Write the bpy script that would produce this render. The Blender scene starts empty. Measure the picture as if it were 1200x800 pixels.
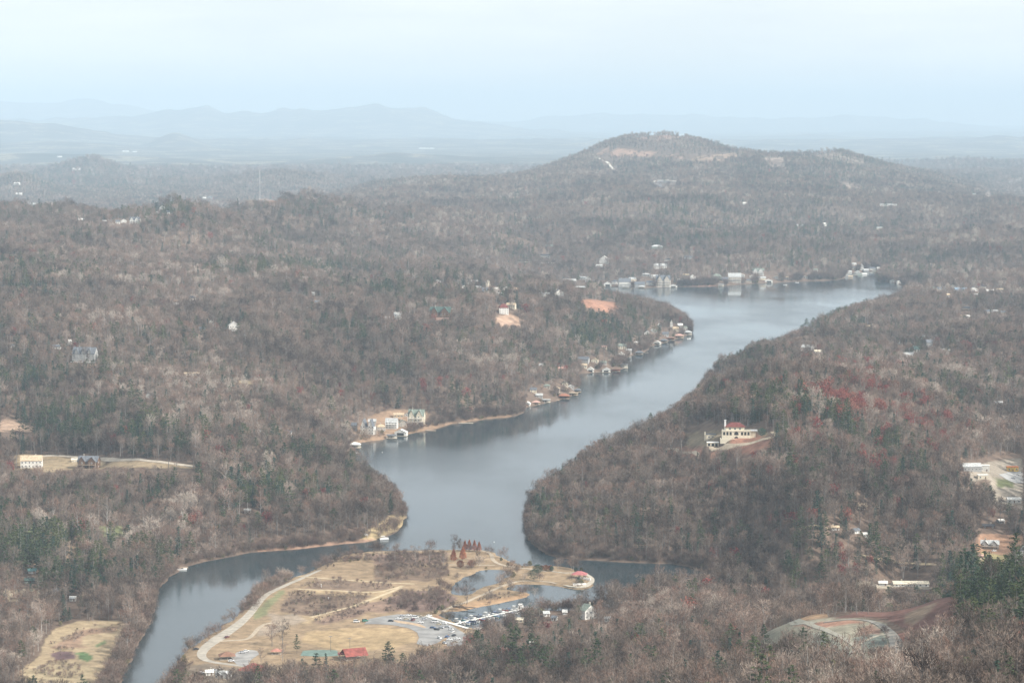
import bpy, bmesh, math, random
import numpy as np
from mathutils import Vector, Matrix

random.seed(7)
RNG = np.random.default_rng(7)
scn = bpy.context.scene
COL = scn.collection
R = math.radians

# ------------------------------------------------------------------ camera
CAM_H = 390.0                      # metres above the lake
F = 2950.0                         # focal length in photo pixels (1200 wide)
Y0 = 135.0                         # eye level in the photo
PITCH = math.atan((400 - Y0) / F)
cd = bpy.data.cameras.new('camera')
cd.sensor_width = 36.0
cd.lens = F / 1200 * 36
cd.clip_start = 1.0
cd.clip_end = 150000
cam = bpy.data.objects.new('camera', cd)
COL.objects.link(cam)
cam.location = (0, 0, CAM_H)
cam.rotation_euler = (math.pi / 2 - PITCH, 0, 0)
scn.camera = cam

# ------------------------------------------------------------------ sky
SUN_EL, SUN_AZ = R(36), R(118)     # azimuth clockwise from the viewing direction (+Y)
w = bpy.data.worlds.new("World")
scn.world = w
w.use_nodes = True
nt = w.node_tree
nt.nodes.clear()
out = nt.nodes.new('ShaderNodeOutputWorld')
bg = nt.nodes.new('ShaderNodeBackground')
sky = nt.nodes.new('ShaderNodeTexSky')
sky.sky_type = 'NISHITA'
sky.sun_disc = False
sky.sun_elevation = SUN_EL
sky.sun_rotation = SUN_AZ
sky.altitude = 700
sky.air_density = 1.0
sky.dust_density = 1.2
sky.ozone_density = 1.5
tc = nt.nodes.new('ShaderNodeTexCoord')
mp = nt.nodes.new('ShaderNodeMapping')
mp.inputs['Scale'].default_value = (1.0, 1.0, 7.0)
nz = nt.nodes.new('ShaderNodeTexNoise')
nz.inputs['Scale'].default_value = 8.0
nz.inputs['Detail'].default_value = 6
nz.inputs['Roughness'].default_value = 0.55
cr = nt.nodes.new('ShaderNodeValToRGB')
cr.color_ramp.elements[0].position = 0.40
cr.color_ramp.elements[0].color = (0.72, 0.72, 0.72, 1)
cr.color_ramp.elements[1].position = 0.60
cr.color_ramp.elements[1].color = (0.92, 0.92, 0.92, 1)
mx = nt.nodes.new('ShaderNodeMix')
mx.data_type = 'RGBA'
mx.inputs[7].default_value = (9.0, 9.1, 9.1, 1)      # thin bright cloud veil
L = nt.links.new
L(tc.outputs['Generated'], mp.inputs['Vector'])
L(mp.outputs['Vector'], nz.inputs['Vector'])
L(nz.outputs['Fac'], cr.inputs['Fac'])
L(cr.outputs['Color'], mx.inputs[0])
L(sky.outputs['Color'], mx.inputs[6])
L(mx.outputs[2], bg.inputs['Color'])
bg.inputs['Strength'].default_value = 0.09
L(bg.outputs['Background'], out.inputs['Surface'])

sd = bpy.data.lights.new('sun', 'SUN')
sd.energy = 5.0
sd.angle = R(0.5)
sd.color = (1.0, 0.94, 0.86)
sun = bpy.data.objects.new('sun', sd)
COL.objects.link(sun)
sdir = Vector((math.sin(SUN_AZ) * math.cos(SUN_EL), math.cos(SUN_AZ) * math.cos(SUN_EL), math.sin(SUN_EL)))
sun.rotation_euler = (-sdir).to_track_quat('-Z', 'Y').to_euler()

scn.view_settings.view_transform = 'Standard'
scn.view_settings.look = 'None'
scn.view_settings.exposure = 0.45
scn.view_settings.gamma = 1.0
scn.cycles.max_bounces = 5
scn.cycles.diffuse_bounces = 2
scn.cycles.glossy_bounces = 2
scn.cycles.transmission_bounces = 2
scn.cycles.transparent_max_bounces = 4
scn.cycles.volume_bounces = 1
scn.cycles.use_adaptive_sampling = True
scn.cycles.adaptive_threshold = 0.02

# ------------------------------------------------------------------ helpers
def tag(o, label=None, cat=None, group=None, kind=None):
    if label: o['label'] = label
    if cat: o['category'] = cat
    if group: o['group'] = group
    if kind: o['kind'] = kind
    return o

def link(name, data, parent=None, loc=None, rz=None):
    o = bpy.data.objects.new(name, data)
    COL.objects.link(o)
    if parent is not None: o.parent = parent
    if loc is not None: o.location = loc
    if rz is not None: o.rotation_euler = (0, 0, rz)
    return o

def empty(name, loc, rz=0.0, s=1.0):
    o = link(name, None, None, loc, rz)
    o.scale = (s, s, s)
    o.empty_display_size = 0.5
    return o

class MB:
    """collects triangles / quads with material slots, becomes ONE mesh"""
    def __init__(s):
        s.v, s.f, s.m = [], [], []
    def face(s, pts, m=0):
        i = len(s.v)
        s.v.extend(pts)
        s.f.append(tuple(range(i, i + len(pts))))
        s.m.append(m)
    def box(s, x0, x1, y0, y1, z0, z1, m=0, top=None):
        i = len(s.v)
        if top is None: top = (x0, x1, y0, y1)
        a0, a1, b0, b1 = top
        s.v += [(x0, y0, z0), (x1, y0, z0), (x1, y1, z0), (x0, y1, z0),
                (a0, b0, z1), (a1, b0, z1), (a1, b1, z1), (a0, b1, z1)]
        for q in ((0, 3, 2, 1), (4, 5, 6, 7), (0, 1, 5, 4), (1, 2, 6, 5), (2, 3, 7, 6), (3, 0, 4, 7)):
            s.f.append(tuple(i + k for k in q)); s.m.append(m)
        return s
    def bar(s, a, b, r0, r1=None, n=4, m=0, cap=True):
        if r1 is None: r1 = r0
        a = Vector(a); b = Vector(b)
        d = (b - a)
        if d.length < 1e-6: return s
        d.normalize()
        u = d.orthogonal().normalized(); w_ = d.cross(u)
        i = len(s.v)
        for p, r in ((a, r0), (b, r1)):
            for k in range(n):
                t = 2 * math.pi * k / n
                s.v.append(tuple(p + (u * math.cos(t) + w_ * math.sin(t)) * r))
        for k in range(n):
            s.f.append((i + k, i + (k + 1) % n, i + n + (k + 1) % n, i + n + k)); s.m.append(m)
        if cap:
            s.f.append(tuple(i + n + k for k in range(n))); s.m.append(m)
            s.f.append(tuple(i + n - 1 - k for k in range(n))); s.m.append(m)
        return s
    def prism(s, poly, z0, z1, m=0):
        """vertical prism over an xy polygon (counter-clockwise)"""
        i = len(s.v); n = len(poly)
        s.v += [(x, y, z0) for x, y in poly] + [(x, y, z1) for x, y in poly]
        s.f.append(tuple(i + n + k for k in range(n))); s.m.append(m)
        s.f.append(tuple(i + n - 1 - k for k in range(n))); s.m.append(m)
        for k in range(n):
            s.f.append((i + k, i + (k + 1) % n, i + n + (k + 1) % n, i + n + k)); s.m.append(m)
        return s
    def mesh(s, name, mats, smooth=False):
        me = bpy.data.meshes.new(name)
        me.from_pydata(s.v, [], s.f)
        for mt in (mats if isinstance(mats, (list, tuple)) else [mats]): me.materials.append(mt)
        if any(s.m): me.polygons.foreach_set('material_index', s.m)
        if smooth: me.polygons.foreach_set('use_smooth', [True] * len(s.f))
        me.update()
        return me
    def build(s, name, mats, parent=None, loc=None, rz=None, smooth=False):
        return link(name, s.mesh(name, mats, smooth), parent, loc, rz)

# ------------------------------------------------------------------ materials
MATS = {}
def mat(name, col, rough=0.8, var=0.0, scale=1.0, spec=0.3, metal=0.0, bump=0.0, col2=None, inst=False, detail=4):
    """principled + procedural noise between two tones"""
    if name in MATS: return MATS[name]
    m = bpy.data.materials.new(name)
    m.use_nodes = True
    t = m.node_tree; b = t.nodes['Principled BSDF']
    b.inputs['Roughness'].default_value = rough
    b.inputs['Metallic'].default_value = metal
    b.inputs['Specular IOR Level'].default_value = spec
    c1 = tuple(col) + (1,)
    if var > 0 or col2:
        n = t.nodes.new('ShaderNodeTexNoise')
        n.inputs['Scale'].default_value = scale
        n.inputs['Detail'].default_value = detail
        g = t.nodes.new('ShaderNodeNewGeometry')
        t.links.new(g.outputs['Position'], n.inputs['Vector'])
        r = t.nodes.new('ShaderNodeValToRGB')
        r.color_ramp.elements[0].position = 0.35
        r.color_ramp.elements[1].position = 0.65
        if col2:
            ca, cb = c1, tuple(col2) + (1,)
        else:
            ca = tuple(max(0, c * (1 - var)) for c in col) + (1,)
            cb = tuple(min(1, c * (1 + var)) for c in col) + (1,)
        r.color_ramp.elements[0].color = ca
        r.color_ramp.elements[1].color = cb
        t.links.new(n.outputs['Fac'], r.inputs['Fac'])
        t.links.new(r.outputs['Color'], b.inputs['Base Color'])
        if bump:
            bp = t.nodes.new('ShaderNodeBump')
            bp.inputs['Strength'].default_value = bump
            t.links.new(n.outputs['Fac'], bp.inputs['Height'])
            t.links.new(bp.outputs['Normal'], b.inputs['Normal'])
    else:
        b.inputs['Base Color'].default_value = c1
    MATS[name] = m
    return m

def tree_mat(name, stops, big=0.0045, rough=0.9, trans=0.0):
    """colour from the per-instance random value, shifted by broad patches of the woods"""
    m = bpy.data.materials.new(name)
    m.use_nodes = True
    t = m.node_tree; b = t.nodes['Principled BSDF']
    b.inputs['Roughness'].default_value = rough
    b.inputs['Specular IOR Level'].default_value = 0.1
    oi = t.nodes.new('ShaderNodeObjectInfo')
    g = t.nodes.new('ShaderNodeNewGeometry')
    n = t.nodes.new('ShaderNodeTexNoise')
    n.inputs['Scale'].default_value = big
    n.inputs['Detail'].default_value = 3
    t.links.new(g.outputs['Position'], n.inputs['Vector'])
    n2 = t.nodes.new('ShaderNodeTexNoise')
    n2.inputs['Scale'].default_value = big * 5
    n2.inputs['Detail'].default_value = 2
    t.links.new(g.outputs['Position'], n2.inputs['Vector'])
    def ma(src, a_, b_):
        q = t.nodes.new('ShaderNodeMath'); q.operation = 'MULTIPLY_ADD'
        q.inputs[1].default_value = a_
        if isinstance(b_, (int, float)): q.inputs[2].default_value = b_
        else: t.links.new(b_, q.inputs[2])
        t.links.new(src, q.inputs[0]); return q.outputs[0]
    f = ma(oi.outputs['Random'], .42, -.62)
    f = ma(n.outputs['Fac'], 1.15, f)
    f = ma(n2.outputs['Fac'], .65, f)
    r = t.nodes.new('ShaderNodeValToRGB')
    el = r.color_ramp.elements
    while len(el) < len(stops): el.new(0.5)
    for e, (p, c) in zip(el, stops):
        e.position = p; e.color = tuple(c) + (1,)
    t.links.new(f, r.inputs['Fac'])
    t.links.new(r.outputs['Color'], b.inputs['Base Color'])
    MATS[name] = m
    return m

# ------------------------------------------------------------------ projection
CA, SA = math.cos(PITCH), math.sin(PITCH)
def ray(px, py):
    x = (np.asarray(px, float) - 600) / F
    y = (400 - np.asarray(py, float)) / F
    return x, CA + y * SA, -SA + y * CA          # direction, not normalised
def at_z(px, py, z=0.0):
    dx, dy, dz = ray(px, py)
    t = (z - CAM_H) / dz
    return dx * t, dy * t
def project(x, y, z):
    zz = z - CAM_H
    depth = y * CA - zz * SA
    up = y * SA + zz * CA
    return 600 + F * x / depth, 400 - F * up / depth

# ------------------------------------------------------------------ noise
_T = np.random.default_rng(11).random((256, 256))
def vnoise(x, y, s=0):
    xi = np.floor(x).astype(int); yi = np.floor(y).astype(int)
    fx = x - xi; fy = y - yi
    fx = fx * fx * fx * (fx * (fx * 6 - 15) + 10); fy = fy * fy * fy * (fy * (fy * 6 - 15) + 10)
    a = _T[(xi + s * 37) & 255, (yi + s * 91) & 255]; b = _T[(xi + 1 + s * 37) & 255, (yi + s * 91) & 255]
    c = _T[(xi + s * 37) & 255, (yi + 1 + s * 91) & 255]; d = _T[(xi + 1 + s * 37) & 255, (yi + 1 + s * 91) & 255]
    return (a + (b - a) * fx) * (1 - fy) + (c + (d - c) * fx) * fy
def fbm(x, y, n=4, s=0):
    o = 0; a = 0.5; t = 0
    for k in range(n):
        o = o + a * vnoise(x * 2 ** k + 13.7 * k, y * 2 ** k + 7.1 * k, s + k); t += a; a *= 0.5
    return o / t
def ridged(x, y, n=3, s=0):
    o = 0; a = 0.5; t = 0
    for k in range(n):
        o = o + a * (1 - np.abs(2 * vnoise(x * 2 ** k, y * 2 ** k, s + k) - 1)); t += a; a *= 0.5
    return o / t
def smooth(a, b, x):
    t = np.clip((x - a) / (b - a), 0, 1)
    return t * t * (3 - 2 * t)

# ------------------------------------------------------------------ shorelines (photo pixels on the water plane)
LAKE_PX = [(60, 900), (140, 800), (158, 760), (178, 722), (183, 692), (205, 668), (250, 655), (300, 646), (345, 643),
    (400, 637), (440, 634), (465, 622), (476, 607), (473, 597), (466, 584), (450, 571), (428, 560), (408, 546), (404, 532),
    (415, 519), (453, 513.6), (479, 508), (499, 504.4), (514, 501), (528, 496), (556, 493.4), (569, 490.6), (600, 488),
    (613, 484), (616.5, 477), (631, 474), (644, 471.5), (661, 467), (677, 461), (679, 457), (672, 446), (677, 437),
    (696, 436), (714, 435.6), (728.6, 433), (733, 428), (731, 420), (741.5, 415), (758, 412.6), (760, 406), (774.6, 402.5),
    (793, 397), (810.5, 391.5), (809, 386), (800, 377), (780, 366), (750, 359), (700, 353), (655, 348), (640, 342),
    (660, 339), (682, 338), (708, 335.5), (737, 337), (763, 337), (794, 336), (836, 335.5), (872, 333), (907, 331),
    (952, 329), (989, 328), (991, 320), (1015, 318), (1033, 317), (1036, 322), (1029, 327), (1029, 331), (1039, 330),
    (1058, 334.5), (1068, 341), (1064, 352), (1000, 372), (955, 390), (890, 417), (852, 436), (835, 437), (832, 442), (822, 462),
    (800, 483), (750, 512), (700, 534), (650, 567), (622, 590), (616, 606), (618, 625), (628, 643), (645, 651), (680, 656),
    (740, 658), (800, 661), (836, 673), (834, 686), (790, 696), (740, 703), (708, 711), (684, 715), (655, 716), (636, 714), (626, 719), (608, 727), (590, 736), (575, 741),
    (545, 735), (516, 722), (520, 717), (540, 715), (557, 711), (580, 707), (600, 703), (621, 699), (620, 694), (600, 692.5),
    (590, 690), (600, 684.5), (620, 684), (640, 685), (665, 689), (680, 691), (692, 688), (695, 680), (680, 670), (665, 665),
    (630, 662), (615, 663), (600, 660), (580, 648), (565, 644), (500, 645), (457, 646), (420, 648), (397, 653),
    (375, 665), (350, 675), (317, 685), (300, 697), (285, 717), (260, 735), (232, 752), (219, 762), (205, 780), (196, 800), (150, 900)]
POND_PX = [(525, 689), (543, 677), (560, 667.5), (580, 666), (604, 669), (601, 674), (590, 678), (580, 685), (565, 688), (552, 697), (532, 697)]

def smooth_poly(P, rnd=0.0, it=2):
    P = np.array(P, float)
    for _ in range(it):
        Q = np.roll(P, -1, 0)
        P = np.stack([P * .75 + Q * .25, P * .25 + Q * .75], 1).reshape(-1, 2)
    return P
def plan(P, z=0.0):
    P = np.asarray(P, float)
    x, y = at_z(P[:, 0], P[:, 1], z)
    return np.stack([x, y], 1)
def sdist(P, X, Y):
    """signed distance to polygon, positive outside"""
    d2 = np.full(X.shape, 1e18); ins = np.zeros(X.shape, bool)
    n = len(P)
    for i in range(n):
        ax, ay = P[i]; bx, by = P[(i + 1) % n]
        ex, ey = bx - ax, by - ay
        l = ex * ex + ey * ey + 1e-9
        t = np.clip(((X - ax) * ex + (Y - ay) * ey) / l, 0, 1)
        d2 = np.minimum(d2, (X - ax - ex * t) ** 2 + (Y - ay - ey * t) ** 2)
        c = ((ay > Y) != (by > Y))
        if by != ay:
            ins ^= c & (X < (bx - ax) * (Y - ay) / (by - ay) + ax)
    d = np.sqrt(d2)
    return np.where(ins, -d, d)
def inside(P, X, Y):
    ins = np.zeros(X.shape, bool)
    n = len(P)
    for i in range(n):
        ax, ay = P[i]; bx, by = P[(i + 1) % n]
        if by == ay: continue
        c = ((ay > Y) != (by > Y))
        ins ^= c & (X < (bx - ax) * (Y - ay) / (by - ay) + ax)
    return ins
LAKE = plan(smooth_poly(LAKE_PX, it=1))
POND = plan(smooth_poly(POND_PX, it=2))

# ------------------------------------------------------------------ terrain heights
CTL = [(0,800,5),(0,700,8),(0,620,15),(0,540,24),(0,500,40),(0,450,60),(0,400,90),(0,350,110),(0,300,130),(0,262,120),
 (100,775,3),(60,740,3),(100,600,18),(100,545,25),(100,470,60),(100,415,90),(100,385,100),(100,330,120),(100,290,135),(100,262,125),
 (235,620,15),(235,540,35),(235,460,60),(235,400,85),(235,330,105),(235,285,140),(235,240,196),(210,246,170),(265,252,165),
 (310,243,163),(360,241,140),(400,250,115),(400,300,85),(400,350,70),(170,262,140),(175,640,4),
 (350,590,20),(350,520,40),(350,450,60),(350,380,80),(350,335,95),(350,300,100),(280,325,115),(180,325,112),
 (440,592,14),(462,602,7),(380,600,20),(430,470,28),(400,440,50),(500,470,25),(440,500,14),(520,440,50),(540,400,66),(520,370,78),(590,370,74),
 (560,345,60),(600,332,18),(620,440,35),(600,400,60),(680,400,38),(700,370,50),(700,356,44),(760,372,34),(790,384,20),(740,395,25),
 (700,320,15),(770,312,20),(760,290,50),(760,270,78),(760,240,106),(755,208,155),(755,180,222),
 (880,240,96),(985,230,102),(1080,250,79),(1150,270,60),(880,290,50),(985,290,42),(1100,300,42),(1180,300,44),
 (560,240,98),(480,240,96),(650,240,104),(600,280,70),(500,280,80),(420,280,95),(560,310,45),(650,310,25),
 (1060,318,14),(1150,334,25),(1100,348,32),(1180,362,40),(1050,374,30),(1000,379,30),
 (950,402,55),(900,422,62),(850,458,60),(800,492,58),(750,524,48),(700,548,38),(650,582,24),
 (865,512,84),(950,460,98),(950,520,88),(1000,430,52),(1050,410,25),(1100,400,40),(1150,420,50),(1100,460,62),(1050,480,80),
 (1180,470,45),(1180,530,28),(1130,550,42),(1050,550,55),(950,580,66),(850,580,44),(750,590,40),(800,630,20),(900,640,26),(950,640,38),
 (1000,640,36),(1100,630,34),(1160,645,12),(1190,660,14),(950,670,22),(1060,686,10),(880,685,5),(1200,600,22),
 (1150,700,104),(1100,712,96),(1060,726,90),(1000,726,84),(950,730,78),(900,742,66),
 (1050,760,92),(1050,800,100),(900,800,68),(1180,800,128),(1180,740,118),(800,720,18),(800,760,32),(800,800,48),
 (700,750,12),(700,800,34),(600,765,8),(600,800,22),(450,800,12),(300,800,6),(200,830,3),(640,740,4),(740,720,5),
 (250,740,1),(350,700,1.2),(450,680,1.2),(450,740,1.2),(560,655,1),(650,675,1),(400,770,1.5),(520,742,1.5),(330,770,1.5)]
CTLD = [(235,6100,95),(310,7300,70),(100,7000,60),(0,7600,30),(770,12000,298),(740,12000,286),(722,12000,270),(705,12000,246),(683,12000,205),(660,12000,163),(640,12000,132),(625,11500,124),(600,11500,98),(560,11500,92),
 (500,11500,88),(433,11500,64),(400,11500,25),(370,11500,0),(800,12000,278),(824,12000,254),(857,12000,213),(880,12000,192),(905,12000,186),(933,12000,186),(967,12000,202),(987,12000,214),(1007,12000,189),(1027,12000,156),(1053,12000,128),(1093,12000,92),
 (1127,12000,60),(1153,12000,27),(1167,12000,8),(1200,12000,-30),(1300,12000,-20),(755,14500,60),(985,14500,50),(600,13000,10),(420,12500,0),(200,10500,0),(0,10500,0),(-200,10500,0),(1250,15000,-10),
 (1060,1760,14),(1120,1800,20),(960,1800,8),(1180,1780,30),(600,1150,50),(300,1150,22),(100,1150,8),(0,1150,10),(900,1100,110),(1180,1000,140),
 (600,300,260),(0,300,240),(1200,300,260),(600,700,150),(0,700,90),(1200,700,190),(300,14000,-20),(900,14000,-20)]
ctl = []
for px, py, z in CTL:
    x, y = at_z(px, py, z); ctl.append((x / y, math.log(y), z))
    if px <= 100: ctl.append((x / y - 0.09, math.log(y), z * 1.1 + 4))
    if px >= 1150: ctl.append((x / y + 0.09, math.log(y), z * 1.1 + 4))
for px, d, z in CTLD:
    ctl.append(((px - 600) / F, math.log(d), z))
ctl = np.array(ctl)
KU, KV, KC = 1 / 0.034, 8.0, 0.12
_A = ctl[:, 0] * KU; _B = ctl[:, 1] * KV
_M = np.sqrt((_A[:, None] - _A[None]) ** 2 + (_B[:, None] - _B[None]) ** 2 + KC ** 2)
_W = np.linalg.solve(_M + np.eye(len(_A)) * 0.02, ctl[:, 2] - 40)
def hctl(u, v):
    o = np.full(u.shape, 40.0)
    a = u * KU; b = v * KV
    for i in range(len(_A)):
        o += _W[i] * np.sqrt((a - _A[i]) ** 2 + (b - _B[i]) ** 2 + KC ** 2)
    return o

# far ranges: crest height in the photo -> metres at their distance
RANGE_FAR = ([-300, 0, 20, 50, 83, 110, 143, 177, 230, 330, 450, 543, 600, 633, 683, 727, 800, 810, 833, 880, 943, 1000, 1053, 1113, 1153, 1200, 1500],
             [122, 117, 119, 121, 120, 117, 122, 128, 134, 136, 138, 141, 143, 139, 135, 133, 135, 132, 135, 138, 139, 136, 139, 143, 149, 155, 158])
RANGE_MID = ([-300, 160, 200, 227, 243, 267, 277, 310, 357, 377, 400, 433, 497, 513, 543, 600, 700, 1500],
             [150, 136, 128, 127, 125, 133, 133, 132, 126, 129, 127, 123.5, 126, 132, 139, 148, 160, 164])
RANGE_NEAR = ([-300, 0, 67, 110, 150, 250, 700, 900, 1100, 1200, 1500],
              [138, 141, 145, 152, 158, 163, 163, 164, 162, 160, 158])

def terrain(X, Y):
    u = X / Y; v = np.log(Y)
    px = 600 + u * F
    D = np.full(X.shape, 4000.0)
    k = (Y < 7500)
    D[k] = np.minimum(sdist(LAKE, X[k], Y[k]), sdist(POND, X[k], Y[k]))
    D = D + np.where(k, (vnoise(X / 18, Y / 18, 3) - .5) * 5, 0)
    H = np.maximum(hctl(u, v), 0.6)
    graded = np.exp(-(((px - 1000) / 150) ** 2 + ((Y - 1480) / 170) ** 2) ** 2)
    amp = np.clip((H - 4) / 60, 0, 1) * (1 - .95 * graded)
    H = H + 4.0 * graded
    r1 = ridged(X / 520, Y / 520, 3, 5) - .55 - .13 * smooth(4500, 6500, Y)
    r2 = ridged(X / 170, Y / 170, 3, 9) - .55 - .13 * smooth(4500, 6500, Y)
    f1 = fbm(X / 60, Y / 60, 3, 21) - .5
    H2 = H + amp * ((54 + 45 * smooth(3500, 6500, Y)) * r1 + (17 + 14 * smooth(3500, 6500, Y)) * r2) * (1 - .6 * smooth(7000, 10000, Y)) + np.clip((H - 2) / 20, 0.02, 1) * 3.0 * f1
    S = 1 - np.exp(-np.maximum(D, 0) / 55)
    land = 1.0 * smooth(0, 4, D) + S * np.maximum(H2, 0.3)
    z = np.where(D > 0, land, -2.5 * smooth(0, 14, -D))
    # open country towards the horizon
    plainz = -25 + 60 * (fbm(X / 2600, Y / 2600, 4, 31) - .5) + 70 * np.maximum(ridged(X / 4200, Y / 4200, 3, 41) - .62, 0) * 3
    wgt = smooth(13300, 15800, Y)
    z = z * (1 - wgt) + plainz * wgt
    def crest(rng, dist, half, rough):
        cy = np.interp(px, rng[0], rng[1])
        zc = CAM_H - (cy - Y0) * dist / F
        n = (fbm(px / 22, Y / 3500, 5, 61) - .5) * rough
        prof = np.exp(-((Y - dist) / half) ** 2)
        return (zc + n + 30) * prof - 30
    z = np.maximum(z, np.where(Y > 20000, crest(RANGE_NEAR, 36000, 3200, 70), -1e3))
    z = np.maximum(z, np.where(Y > 20000, crest(RANGE_MID, 52000, 4500, 150), -1e3))
    z = np.maximum(z, np.where(Y > 20000, crest(RANGE_FAR, 70000, 6000, 190), -1e3))
    # lone cone and low rises out on the plain
    for cx, cdist, top, wpx in ((207, 33000, 155, 34), (105, 16000, 190, 55), (1150, 15500, 206, 60), (60, 30000, 165, 120), (20, 12500, 205, 60), (330, 13500, 203, 80)):
        zc = CAM_H - (top - Y0) * cdist / F
        q = np.sqrt(((px - cx) / wpx) ** 2 + ((Y - cdist) / (cdist * 0.07)) ** 2)
        z = np.maximum(z, -40 + (zc + 40) * np.exp(-q ** 1.6) + (fbm(px / 9, Y / 300, 3, 71) - .5) * 16 * np.exp(-q))
    return z, D

PADS = []
rows = np.concatenate([np.geomspace(300, 1150, 30)[:-1], np.arange(1150, 2300, 3.6), np.geomspace(2303, 6600, 270), np.geomspace(6640, 14500, 180), np.geomspace(14700, 88000, 120)])
cols = np.linspace(-0.36, 0.36, 520)
UU, YY = np.meshgrid(cols, rows)
XX = UU * YY
ZZ, DD = terrain(XX, YY)

def _grid_ix(x, y):
    u = np.asarray(x, float) / y
    fi = np.interp(y, rows, np.arange(len(rows)))
    fj = (u - cols[0]) / (cols[1] - cols[0])
    fj = np.clip(fj, 0, len(cols) - 1.001); fi = np.clip(fi, 0, len(rows) - 1.001)
    return fi.astype(int), fj.astype(int), fi - np.floor(fi), fj - np.floor(fj)
def sample(G, x, y):
    i, j, a, b = _grid_ix(x, np.asarray(y, float))
    return (G[i, j] * (1 - b) + G[i, j + 1] * b) * (1 - a) + (G[i + 1, j] * (1 - b) + G[i + 1, j + 1] * b) * a
def gz(x, y):
    return sample(ZZ, x, y)
_TS = np.geomspace(900, 60000, 5000)
def hit(px, py, above=0.0):
    """where the sight line through a photo pixel meets the ground"""
    dx, dy, dz = ray(px, py)
    y = _TS; x = dx / dy * y; z = CAM_H + dz / dy * y
    below = z < gz(x, y) + above
    k = int(np.argmax(below)) if below.any() else len(_TS) - 1
    if k > 0:
        lo, hi = _TS[k - 1], _TS[k]
        for _ in range(12):
            m = (lo + hi) / 2
            if CAM_H + dz / dy * m < float(gz(dx / dy * m, m)) + above: hi = m
            else: lo = m
        yy = (lo + hi) / 2
    else: yy = _TS[0]
    xx = float(dx / dy * yy)
    return xx, yy, float(gz(xx, yy))

def level_pad(px, py, r, dy=0.0, dz=0.0):
    """building plot cut and filled level"""
    x, y, z = hit(px, py); y += dy
    k = (np.abs(YY - y) < r * 3 + 20) & (np.abs(XX - x) < r * 3 + 20)
    q = np.sqrt((XX[k] - x) ** 2 + (YY[k] - y) ** 2)
    w_ = 1 - smooth(r, r * 1.9 + 6, q)
    ZZ[k] = ZZ[k] * (1 - w_) + (z + dz) * w_
level_pad(864, 512, 19, 8)
level_pad(835.5, 523, 7, 4)

def grid_mesh(name, X, Y, Z):
    n, m_ = X.shape
    me = bpy.data.meshes.new(name)
    co = np.stack([X, Y, Z], -1).reshape(-1, 3).astype(np.float32)
    a = (np.arange(n - 1)[:, None] * m_ + np.arange(m_ - 1)[None]).ravel()
    q = np.stack([a, a + 1, a + m_ + 1, a + m_], 1).astype(np.int32)
    me.vertices.add(len(co)); me.vertices.foreach_set('co', co.ravel())
    me.loops.add(q.size); me.loops.foreach_set('vertex_index', q.ravel())
    me.polygons.add(len(q)); me.polygons.foreach_set('loop_start', np.arange(0, q.size, 4, dtype=np.int32))
    me.polygons.foreach_set('use_smooth', np.ones(len(q), bool))
    me.update(calc_edges=True); me.validate()
    return me

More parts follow.
